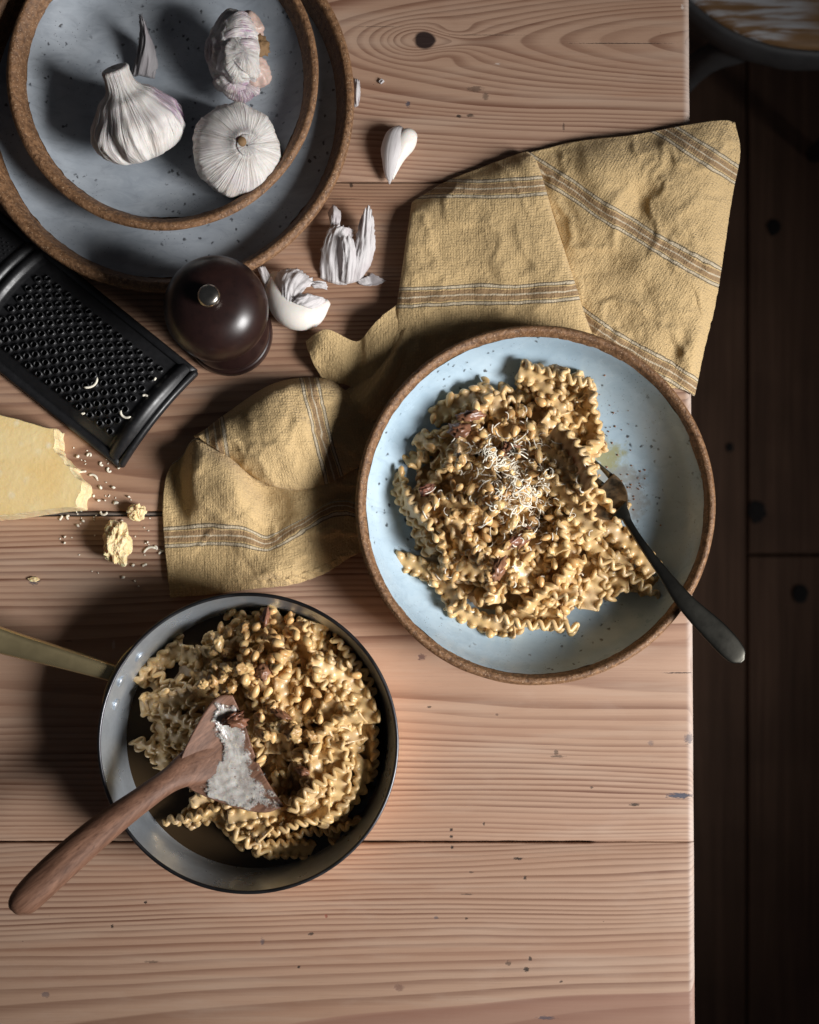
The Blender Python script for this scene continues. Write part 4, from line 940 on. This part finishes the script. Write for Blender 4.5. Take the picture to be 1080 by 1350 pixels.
# ================================================================ PASTA
def ribbon(seed, L, W, nw, bend, sag, twist, A=0.0030):
    """flat strip with a thick rippled bead running along each edge"""
    rs = np.random.default_rng(seed)
    nt = int(nw*10)+1
    T = np.linspace(0, 1, nt); Sx = np.array([-0.86, -0.7, -0.5, -0.25, 0, 0.25, 0.5, 0.7, 0.86])
    ph = rs.uniform(0, 6.28, 2); am = [np.interp(T*nw, np.arange(nw+2), rs.uniform(0.75, 1.2, nw+2)) for _ in (0, 1)]
    G = np.zeros((nt, 9, 3)); rope = [[], []]
    for i, t in enumerate(T):
        ang = bend*(t-0.5)
        if abs(bend) > 1e-3: cx_, cy_ = L/bend*math.sin(ang), L/bend*(1-math.cos(ang))
        else: cx_, cy_ = L*(t-0.5), 0
        cz = sag*4*(t-0.5)**2+0.0008*math.sin(9*t+seed)
        c0_ = np.array([cx_, cy_, cz]); ny = np.array([-math.sin(ang), math.cos(ang), 0]); nz_ = np.array([0, 0, 1.0])
        tw = twist*(t-0.5); ny2 = ny*math.cos(tw)+nz_*math.sin(tw); nz2 = nz_*math.cos(tw)-ny*math.sin(tw)
        zs = []
        for sd in (0, 1):
            th = 2*math.pi*nw*t+ph[sd]+0.5*math.sin((4+sd)*t+seed+sd); zs.append(A*am[sd][i]*math.sin(th))
            sg = -1 if sd == 0 else 1
            rope[sd].append(c0_+ny2*sg*(0.90*W/2+0.0005*math.cos(th))+nz2*zs[sd])
        for j, s_ in enumerate(Sx):
            e = max(0, (abs(s_)-0.12)/0.74)**1.6
            G[i, j] = c0_+ny2*s_*W/2+nz2*(e*zs[0 if s_ < 0 else 1]*0.92)
    du = np.gradient(G, axis=0); dv = np.gradient(G, axis=1); N = np.cross(dv, du); N /= np.linalg.norm(N, axis=2, keepdims=True)+1e-12
    th = np.full((nt, 9), 0.0015)
    parts_ = [sheet(G+N*0.00075, th)]
    rad = np.full(nt, 0.00165); rad[0] = rad[-1] = 0.0006; rad[1] = rad[-2] = 0.0012
    for sd in (0, 1): parts_.append(tube(rope[sd], rad*rs.uniform(0.9, 1.12), 9, up=(0.05, 1, 0.1)))
    V, F = join(*parts_); V = np.array(V)
    return V-V.mean(axis=0), F
RIB = []
for i in range(20):
    rs = np.random.default_rng(100+i)
    nw = rs.choice([6, 7, 7, 8]); L = nw*0.0072*rs.uniform(0.92, 1.10)
    V, F = ribbon(100+i, L, rs.uniform(0.0112, 0.0136), nw, rs.uniform(-1.2, 1.2), rs.uniform(-0.007, 0.007), rs.uniform(-1.3, 1.3), rs.uniform(0.0021, 0.0027))
    RIB.append((V, mesh('pasta_ribbon', V, F, M['pasta']), L))
CELL = 0.001
class HM:
    def __init__(s, c, half, f):
        s.n = int(2*half/CELL); s.x0 = c[0]-half; s.y0 = c[1]-half
        xs_ = s.x0+(np.arange(s.n)+0.5)*CELL; ys_ = s.y0+(np.arange(s.n)+0.5)*CELL
        s.X, s.Y = np.meshgrid(xs_, ys_, indexing='ij'); s.h = f(s.X, s.Y)
    def idx(s, V):
        i = np.clip(((V[:, 0]-s.x0)/CELL).astype(int), 0, s.n-1); j = np.clip(((V[:, 1]-s.y0)/CELL).astype(int), 0, s.n-1); return i, j
    def mean(s, x, y, r=0.004):
        i = int((x-s.x0)/CELL); j = int((y-s.y0)/CELL); q = int(r/CELL)
        w = s.h[max(0, i-q):i+q+1, max(0, j-q):j+q+1]
        return float(w.mean()) if w.size else 0.0
    def normal(s, x, y, r=0.012):
        gx = (s.mean(x+r, y)-s.mean(x-r, y))/(2*r); gy = (s.mean(x, y+r)-s.mean(x, y-r))/(2*r)
        return Vector((-gx, -gy, 1)).normalized()
    def drop(s, V, Rm, x, y, q=90, update=True):
        W = V@np.array(Rm).T; W = W+np.array([x, y, 0]); i, j = s.idx(W)
        z = float(np.percentile(s.h[i, j]-W[:, 2], q))
        W[:, 2] += z
        if update: np.maximum.at(s.h, (i, j), W[:, 2])
        return z
def put(me, name, Rm, x, y, z, label, cat, group, sc_=(1, 1, 1)):
    o = bpy.data.objects.new(name, me); COL.objects.link(o)
    o.matrix_world = Matrix.Translation((x, y, z))@Rm.to_4x4()@Matrix.Diagonal((*sc_, 1))
    return tag(o, label, cat, group)
def orient(hm, x, y, yaw, roll, pitch=0.0, al=0.8):
    nrm = hm.normal(x, y); nrm = (Vector((0, 0, 1))*(1-al)+nrm*al).normalized()
    q = Vector((0, 0, 1)).rotation_difference(nrm)
    return q.to_matrix()@Matrix.Rotation(yaw, 3, 'Z')@Matrix.Rotation(pitch, 3, 'Y')@Matrix.Rotation(roll, 3, 'X')
def scatter(hm, poly, n, label, group, rs, hz, top=None, roll_p=0.32, q=86, heroes=(), zmax=1.0, avoid=None):
    xs_ = [a for a, b in poly]; ys_ = [b for a, b in poly]; cnt = 0; tries = 0
    while cnt < n and tries < n*60:
        tries += 1
        frac = cnt/n
        px, py = rs.uniform(min(xs_), max(xs_)), rs.uniform(min(ys_), max(ys_))
        if not in_poly(px, py, poly): continue
        if top and frac > 0.6:
            if math.hypot(px-top[0], py-top[1]) > top[2]*rs.uniform(0.5, 1.0): continue
        ri = rs.integers(len(RIB)); V, me, L = RIB[ri]; yaw = rs.uniform(0, 2*math.pi)
        ex, ey = math.cos(yaw)*L*0.42*S, -math.sin(yaw)*L*0.42*S
        if not (in_poly(px+ex, py+ey, poly) and in_poly(px-ex, py-ey, poly)): continue
        w = P(px, py, hz)
        if hm.mean(w.x, w.y, 0.008) > zmax: continue
        roll = rs.choice([-1, 1])*rs.uniform(0.9, 1.6) if rs.random() < roll_p else rs.normal(0, 0.3)+(math.pi if rs.random() < 0.5 else 0)
        Rm = orient(hm, w.x, w.y, yaw, roll)
        if avoid:
            z = hm.drop(V, Rm, w.x, w.y, q, False); W = (V[::9]@np.array(Rm).T)+np.array([w.x, w.y, z])
            if any(v[2] > avoid[1] and in_poly(v[0], v[1], avoid[0]) for v in W): continue
        z = hm.drop(V, Rm, w.x, w.y, q)
        put(me, 'pasta_ribbon', Rm, w.x, w.y, z, label, 'pasta', group); cnt += 1
    for (x1, y1, x2, y2, roll, ri) in heroes:
        V, me, L = RIB[ri % len(RIB)]; a = P(x1, y1, hz+.008); b = P(x2, y2, hz+.008); m = (a+b)/2; yaw = math.atan2(b.y-a.y, b.x-a.x)
        Rm = orient(hm, m.x, m.y, yaw, roll); z = hm.drop(V, Rm, m.x, m.y, q)
        put(me, 'pasta_ribbon', Rm, m.x, m.y, z, label, 'pasta', group)
    return cnt
def core(name, hm, poly, hz, top, mat, label, origin, zf):
    """bed of sauce under the pile"""
    xs_ = [a for a, b in poly]; ys_ = [b for a, b in poly]
    cx_, cy_ = sum(xs_)/len(xs_), sum(ys_)/len(ys_); V = []; nR, nA = 26, 96
    dens = []
    for i in range(len(poly)):
        x1, y1 = poly[i]; x2, y2 = poly[(i+1) % len(poly)]
        for q in range(8): dens.append((x1+(x2-x1)*q/8, y1+(y2-y1)*q/8))
    n = len(dens)
    for r_ in range(nR):
        s = 1-r_/(nR-1)*0.999
        for (a, b) in dens:
            px, py = cx_+(a-cx_)*s, cy_+(b-cy_)*s; w = P(px, py, hz)
            z = zf(w.x, w.y)-0.002+(top+0.002)*(1-s**2.2)+0.0016*fb(w.x*130, w.y*130, 0, 3)*(1 if r_ else 0)
            V.append((w.x, w.y, z))
    F = grid_faces(nR, n, close_v=True, flip=True); F.append(tuple((nR-1)*n+q for q in range(n)))
    if V[0] is not None:
        o = obj(name, V, [f[::-1] for f in F], mat, origin=origin)
    tag(o, label, 'sauce')
    A = np.array(V)
    # fill height map from dense interpolation of ring samples
    for t in np.linspace(0, 1, 4):
        for i in range(nR-1):
            B = A[i*n:(i+1)*n]*(1-t)+A[(i+1)*n:(i+2)*n]*t
            for u in np.linspace(0, 1, 4):
                Cc = B*(1-u)+np.roll(B, -1, axis=0)*u; ii, jj = hm.idx(Cc); np.maximum.at(hm.h, (ii, jj), Cc[:, 2])
# ---- bowl
rr0 = np.array([q[0] for q in prof_bowl_in]); zz0 = np.array([q[1] for q in prof_bowl_in])
fbowl = lambda x, y: float(np.interp(math.hypot(x-wc.x, y-wc.y), rr0, zz0))
hmB = HM(wc, 0.13, lambda X, Y: np.interp(np.hypot(X-wc.x, Y-wc.y), rr0, zz0))
polyB = [(570, 545), (600, 515), (640, 495), (690, 478), (772, 486), (792, 540), (790, 595), (796, 640), (830, 660), (862, 720), (866, 780), (800, 800), (775, 838), (690, 846), (600, 822), (528, 762), (545, 705), (516, 650), (525, 605)]
shr = lambda poly, c, s: [(c[0]+(a-c[0])*s, c[1]+(b-c[1])*s) for a, b in poly]
HZB = 0.022
core('pasta_sauce', hmB, shr(polyB, (670, 665), 0.86), HZB, 0.013, M['sauce'], 'brown creamy sauce pooled under the pasta in the blue bowl', (wc.x, wc.y, 0.01), fbowl)
LB = 'short ruffle-edged pasta ribbon coated in brown sauce in the blue bowl'
rsB = np.random.default_rng(42)
heroesB = [(532, 735, 605, 790, 0.1, 0), (590, 800, 680, 832, 0.4, 3), (655, 812, 762, 830, 1.3, 5), (690, 492, 775, 508, 1.35, 1), (770, 520, 790, 590, 1.2, 7), (800, 690, 858, 745, 0.5, 2), (810, 745, 855, 780, 1.35, 9), (700, 800, 760, 745, 0.9, 4), (745, 690, 800, 735, 0.4, 6), (575, 540, 640, 520, 0.3, 8), (523, 640, 560, 690, 0.6, 10), (740, 640, 790, 585, 1.3, 11), (640, 740, 600, 690, 0.3, 12)]
scatter(hmB, polyB, 96, LB, 'pasta ribbons in the blue bowl', rsB, HZB, (665, 650, 150), 0.28, 70, heroesB, 0.034)
# ---- pan
hmP = HM(nc, 0.11, lambda X, Y: np.where(np.hypot(X-nc.x, Y-nc.y) < NB, 0.0055, np.interp(np.hypot(X-nc.x, Y-nc.y), [NB, NB+0.0035, NR], [0.006, 0.026, 0.047])))
polyP = [(172, 892), (205, 860), (250, 830), (300, 798), (365, 796), (430, 826), (478, 874), (500, 940), (506, 1010), (488, 1070), (440, 1115), (380, 1136), (335, 1130), (300, 1090), (240, 1105), (225, 1085), (262, 1055), (240, 1030), (185, 1000), (178, 945)]
HZP = 0.022
core('pan_sauce', hmP, shr([(200, 890), (250, 845), (300, 815), (365, 812), (430, 845), (470, 890), (488, 950), (490, 1020), (465, 1075), (420, 1105), (365, 1110), (330, 1060), (270, 1010), (215, 960)], (355, 960), 0.97), HZP, 0.015, M['sauce'], 'brown creamy sauce pooled under the pasta in the pan', (nc.x, nc.y, 0.007), lambda x, y: 0.0062)
LP = 'short ruffle-edged pasta ribbon coated in sauce in the copper pan'
rsP = np.random.default_rng(77)
heroesP = [(178, 985, 245, 1012, 0.25, 3), (225, 1092, 300, 1066, 0.5, 5), (385, 808, 430, 925, 1.25, 1), (340, 892, 345, 968, 1.35, 7), (395, 1052, 452, 1010, 1.25, 2), (442, 985, 452, 1065, 0.9, 9), (478, 935, 492, 1030, 1.3, 4), (405, 990, 470, 940, 1.2, 6), (180, 895, 235, 850, 0.3, 8), (195, 930, 260, 915, 0.4, 10), (450, 845, 485, 910, 1.2, 11), (300, 1080, 345, 1130, 0.9, 12), (360, 1105, 430, 1060, 1.2, 13), (430, 880, 485, 930, 0.5, 0), (440, 1075, 478, 1025, 0.4, 15), (400, 1105, 455, 1090, 0.9, 16), (340, 1120, 400, 1128, 0.3, 17), (205, 940, 262, 962, 0.5, 14)]
scatter(hmP, polyP, 84, LP, 'pasta ribbons in the pan', rsP, HZP, (380, 960, 150), 0.28, 72, heroesP, 0.036, ([tuple(P(a, b, 0.042)[:2]) for a, b in ((232, 990), (270, 925), (300, 905), (322, 912), (352, 960), (385, 1062), (350, 1082), (270, 1062), (225, 1040))], 0.033))

# ================================================================ SPOON
def spoon_pt(px, py, h): q = P(px, py, h); return np.array((q.x, q.y, h))
zh = 0.046
sp_ = thing('wooden_spoon', 'walnut wooden spoon with broad head resting across the pan', 'spoon', P(200, 1060, 0.05))
hp = crspline([spoon_pt(22, 1203, 0.078), spoon_pt(30, 1190, 0.078), spoon_pt(70, 1150, 0.074), spoon_pt(130, 1097, 0.0665), spoon_pt(190, 1052, 0.0590), spoon_pt(226, 1027, 0.0520), spoon_pt(258, 1009, 0.0460), spoon_pt(296, 996, 0.0405)], 60)
hr = crspline([(0.003, 0.003), (0.0090, 0.0075), (0.0105, 0.0080), (0.0098, 0.0072), (0.0080, 0.0062), (0.0082, 0.0052), (0.0125, 0.0036), (0.0120, 0.0010)], 60)
obj('handle', *tube(hp, hr, 24), M['walnut'], sp_)
HC = [[(240, 997, 50), (237, 1008, 50), (240, 1022, 49), (246, 1033, 49), (252, 1041, 49)],
      [(256, 964, 50), (262, 990, 46), (268, 1008, 44), (275, 1030, 44), (284, 1055, 47)],
      [(274, 934, 50), (284, 970, 43), (293, 1000, 41), (305, 1034, 41), (318, 1066, 45)],
      [(290, 918, 48), (304, 958, 41), (314, 992, 39), (328, 1028, 39), (350, 1071, 43)],
      [(307, 917, 46), (322, 952, 41), (333, 988, 39), (349, 1024, 39), (375, 1063, 41)]]
HC = [[(a, b, h+1.0) for a, b, h in row] for row in HC]
HG = patch([[tuple(spoon_pt(a, b, h/1000)) for (a, b, h) in row] for row in HC], 40, 50)
ti = np.linspace(0, 1, 40)[:, None]; tj = np.linspace(-1, 1, 50)[None, :]
th = 0.0015+0.0045*(1-np.abs(tj)**4)*(1-0.75*ti)
obj('head', *sheet(HG, th), M['walnut'], sp_)
# cream on the spoon head
CC = [[(288, 922), (296, 918), (303, 918), (309, 924)], [(280, 940), (292, 942), (305, 944), (319, 946)], [(284, 968), (298, 968), (313, 970), (328, 974)], [(287, 994), (303, 996), (319, 998), (337, 1000)], [(262, 1026), (288, 1024), (318, 1024), (348, 1022)], [(268, 1044), (296, 1050), (328, 1050), (364, 1044)], [(306, 1063), (328, 1068), (351, 1071), (375, 1063)]]
hv = HG.reshape(-1, 3)
g0 = patch([[(a, b, 0.0) for (a, b) in row] for row in CC], 70, 44)
G = np.zeros_like(g0)
for i in range(70):
    for j in range(44):
        a, b, _ = g0[i, j]
        e = 7*fb(i*0.12, 0.4 if j < 22 else 7.7, 1.5, 3)*abs(j-21.5)/22; a += e*(1 if j < 22 else 1)
        w = P(a, b, 0.043); dd_ = (hv[:, 0]-w.x)**2+(hv[:, 1]-w.y)**2; nn_ = np.argsort(dd_)[:4]
        edge = min(1, min(j, 43-j)/5, min(i, 69-i)/5)
        z = hv[nn_, 2].mean()+0.0002+edge*(0.0010+0.0005*fb(w.x*260, w.y*260, 3, 3)+0.0005*fb(w.x*90, w.y*90, 1, 2))
        G[i, j] = (w.x, w.y, z)
V, F = sheet(G, 0.0004)
eu = np.array([(min(1.0, min(j, 43-j)/14, min(i, 69-i)/14), 0.0) for _ in (0, 1) for i in range(70) for j in range(44)])
o = obj('cream_sauce', V, F, M['cream'], uv=eu, origin=P(320, 1000, 0.045)); tag(o, 'pale creamy sauce clinging to the head of the wooden spoon', 'sauce')
ii, jj = hmP.idx(hv); np.maximum.at(hmP.h, (ii, jj), hv[:, 2])

# ================================================================ FORK
k = NT('sauced_steel'); p = k.coord(); a = k.noise(p, 120, 4, 0.6); f = k.step(a, 0.25, 0.72)
M['forkhead'] = k.set(color=k.mix(f, (0.12, 0.10, 0.075), (0.20, 0.125, 0.06)), metal=k.math('SUBTRACT', 1.0, f), rough=0.3, normal=k.bump(k.noise(p, 260, 3), 0.5, 0.0008))
fk = thing('fork', 'dark aged steel fork resting on the bowl rim with tines in pasta', 'fork', P(880, 760, 0.047))
zf_ = [0.058, 0.058, 0.0575, 0.0555, 0.0505, 0.0455, 0.042, 0.0415, 0.0405]
fpx = [(979, 872), (970, 862), (945, 835), (905, 795), (872, 752), (845, 715), (829, 690), (824, 680), (815, 672)]
fp = crspline([spoon_pt(a, b, z) for (a, b), z in zip(fpx, zf_)], 70)
fr_ = crspline([(0.002, 0.0008), (0.0068, 0.0013), (0.0078, 0.0015), (0.0058, 0.0016), (0.0036, 0.0018), (0.0026, 0.0020), (0.0026, 0.0019), (0.0036, 0.0016), (0.0075, 0.0013)], 70)
obj('handle', *tube(fp, fr_, 20, sq=2.6), M['forksteel'], fk)
ax = np.array([-0.72, -0.69]); pe = np.array([0.69, -0.72])
FHh = [[(820-6*0.69*0-8, 672-8, 0)]]
rows = []
for (t, w, z) in ((0, 11, 41), (14, 24, 40), (30, 30, 37.5), (44, 30, 36.5)):
    c_ = np.array([820.0, 676.0])+ax*t
    rows.append([(c_[0]+pe[0]*w*s, c_[1]+pe[1]*w*s, z-1.6*(1-s*s)) for s in (-1, -0.5, 0, 0.5, 1)])
HG2 = patch([[tuple(spoon_pt(a, b, h/1000)) for (a, b, h) in r] for r in rows], 26, 24)
hdk = obj('head', *sheet(HG2, 0.0014), M['forkhead'], fk)
for s in (-0.82, -0.28, 0.28, 0.82):
    c_ = np.array([820.0, 676.0])+ax*43+pe*30*s
    pts = crspline([spoon_pt(*(c_+ax*q), z) for q, z in ((0, 0.0345), (10, 0.0285), (22, 0.020), (34, 0.013))], 14)
    obj('tine', *tube(pts, np.linspace(0.0022, 0.0008, 14), 8), M['forksteel'], fk)

ii, jj = hmB.idx(HG2.reshape(-1, 3)); np.maximum.at(hmB.h, (ii, jj), HG2.reshape(-1, 3)[:, 2])
for (x1, y1, x2, y2, roll, ri) in ((722, 596, 760, 650, 0.3, 4), (730, 645, 770, 690, 0.5, 9), (742, 580, 762, 640, 1.2, 2)):
    V, me, L = RIB[ri]; a = P(x1, y1, 0.036); b = P(x2, y2, 0.036); m = (a+b)/2
    Rm = orient(hmB, m.x, m.y, math.atan2(b.y-a.y, b.x-a.x), roll); z = hmB.drop(V, Rm, m.x, m.y, 80)
    put(me, 'pasta_ribbon', Rm, m.x, m.y, z, LB, 'pasta', 'pasta ribbons in the blue bowl')
# ================================================================ NUTS, BITS, SHREDS
def teardrop(L, W):
    n, sg = 12, 10; pts = [(L*(t-0.5), 0, 0) for t in np.linspace(0, 1, n)]
    rad = [max(0.0003, W/2*math.sin(math.pi*min(1, t**0.9))**0.5*(1.04-0.2*t)) if 0 < t < 1 else 0.0003 for t in np.linspace(0, 1, n)]
    return tube(pts, rad, sg)
NUT = []
for L, W in ((0.0084, 0.0056), (0.0078, 0.0053), (0.0090, 0.0055)):
    V, F = teardrop(L, W); V = np.array(V); NUT.append((V, mesh('pine_nut', V, F, M['nut'])))
CRM_ = []
for sd in (1, 2, 3, 4):
    V, F = blob((0, 0, 0), (0.0042, 0.0036, 0.0028), sd*3.7, 0.6, 2.2, 12, 16); CRM_.append((np.array(V), mesh('nut_crumb', V, F, M['nutcrumb'], smooth=True)))
REDB = []
for sd in (1, 2, 3):
    V, F = blob((0, 0, 0), (0.0066, 0.0042, 0.0026), sd*5.1, 0.75, 2.6, 14, 18); REDB.append((np.array(V), mesh('dark_red_bit', V, F, M['redbit'])))
def sprinkle(hm, pts, lib, name, hz, label, cat, group, rs, q=93, tilt=0.25):
    for (px, py) in pts:
        V, me = lib[rs.integers(len(lib))]; w = P(px, py, hz)
        Rm = orient(hm, w.x, w.y, rs.uniform(0, 6.28), rs.uniform(0, 6.28), rs.normal(0, tilt))
        z = hm.drop(V, Rm, w.x, w.y, q); g_ = rs.uniform(0.78, 1.12); put(me, name, Rm, w.x, w.y, z, label, cat, group, (g_*rs.uniform(0.9, 1.1), g_, g_*rs.uniform(0.85, 1.1)))
def cloud(rs, c, sx, sy, n, poly=None):
    out_ = []
    while len(out_) < n:
        a, b = rs.normal(c[0], sx), rs.normal(c[1], sy)
        if poly is None or in_poly(a, b, poly): out_.append((a, b))
    return out_
rsN = np.random.default_rng(9)
pB = shr(polyB, (670, 665), 0.9)
sprinkle(hmB, [(626, 508), (594, 521), (628, 535), (572, 545), (665, 512), (529, 617), (648, 834), (646, 790)]+cloud(rsN, (650, 630), 52, 58, 62, pB)+cloud(rsN, (680, 730), 55, 40, 26, pB), NUT, 'pine_nut', 0.040, 'toasted golden pine nut on the pasta in the blue bowl', 'pine nut', 'pine nuts in the blue bowl', rsN)
sprinkle(hmB, [(620, 548), (563, 646), (605, 568), (690, 708), (672, 596), (655, 752), (676, 716)], REDB, 'dark_red_bit', 0.040, 'dark red crisp fragment on the pasta in the blue bowl', 'topping', 'dark red bits in the blue bowl', rsN)
sprinkle(hmB, cloud(rsN, (650, 640), 55, 60, 22, pB), CRM_, 'nut_crumb', 0.040, 'broken golden nut crumb on the pasta in the blue bowl', 'nut crumb', 'nut crumbs in the blue bowl', rsN)
pPn = [(285, 800), (360, 795), (410, 830), (440, 900), (430, 960), (390, 985), (345, 990), (330, 915), (300, 900), (250, 905), (240, 870)]
sprinkle(hmP, cloud(rsN, (350, 875), 48, 55, 78, pPn)+[(215, 912), (470, 890), (420, 985), (345, 1000)], NUT, 'pine_nut', 0.036, 'toasted golden pine nut on the pasta in the pan', 'pine nut', 'pine nuts in the pan', rsN)
sprinkle(hmP, cloud(rsN, (292, 872), 20, 20, 24)+cloud(rsN, (385, 955), 16, 14, 9), CRM_, 'nut_crumb', 0.036, 'broken golden nut crumb on the pasta in the pan', 'nut crumb', 'nut crumbs in the pan', rsN)
sprinkle(hmP, [(310, 945), (374, 940), (352, 885), (315, 950), (400, 1015), (350, 815)], REDB, 'dark_red_bit', 0.036, 'dark reddish fragment on the pasta in the pan', 'topping', 'dark red bits in the pan', rsN)
parts = []
for (px, py) in cloud(rsN, (675, 608), 26, 26, 110)+cloud(rsN, (688, 645), 22, 22, 170)+cloud(rsN, (690, 690), 26, 18, 60)+cloud(rsN, (640, 600), 14, 10, 26)+cloud(rsN, (670, 660), 75, 75, 60, pB):
    w = P(px, py, 0.042); z = hmB.mean(w.x, w.y, 0.0015)
    parts.append(curl((w.x, w.y), rsN.uniform(0.003, 0.014), rsN.uniform(0.00025, 0.0005), rsN, z+0.0001, 0.8))
V, F = join(*parts); o = obj('grated_cheese', V, F, M['shred'], origin=(wc.x, wc.y, 0.04)); tag(o, 'fluffy white grated cheese heaped on the pasta in the blue bowl', 'grated cheese', kind='stuff')
parts = []
for (px, py) in cloud(rsN, (806, 570), 16, 34, 26)+cloud(rsN, (838, 640), 12, 24, 24):
    w = P(px, py, 0.016); z = hmB.mean(w.x, w.y, 0.001)
    parts.append(blob((w.x, w.y, z+0.0003), (rsN.uniform(0.0003, 0.0008),)*2+(0.0005,), 1, 0.3, nu=5, nv=6))
V, F = join(*parts); o = obj('pepper_specks', V, F, M['redbit'], origin=(wc.x, wc.y, 0.016)); tag(o, 'specks of pepper and crumbs on the bare side of the bowl', 'crumbs', kind='stuff')
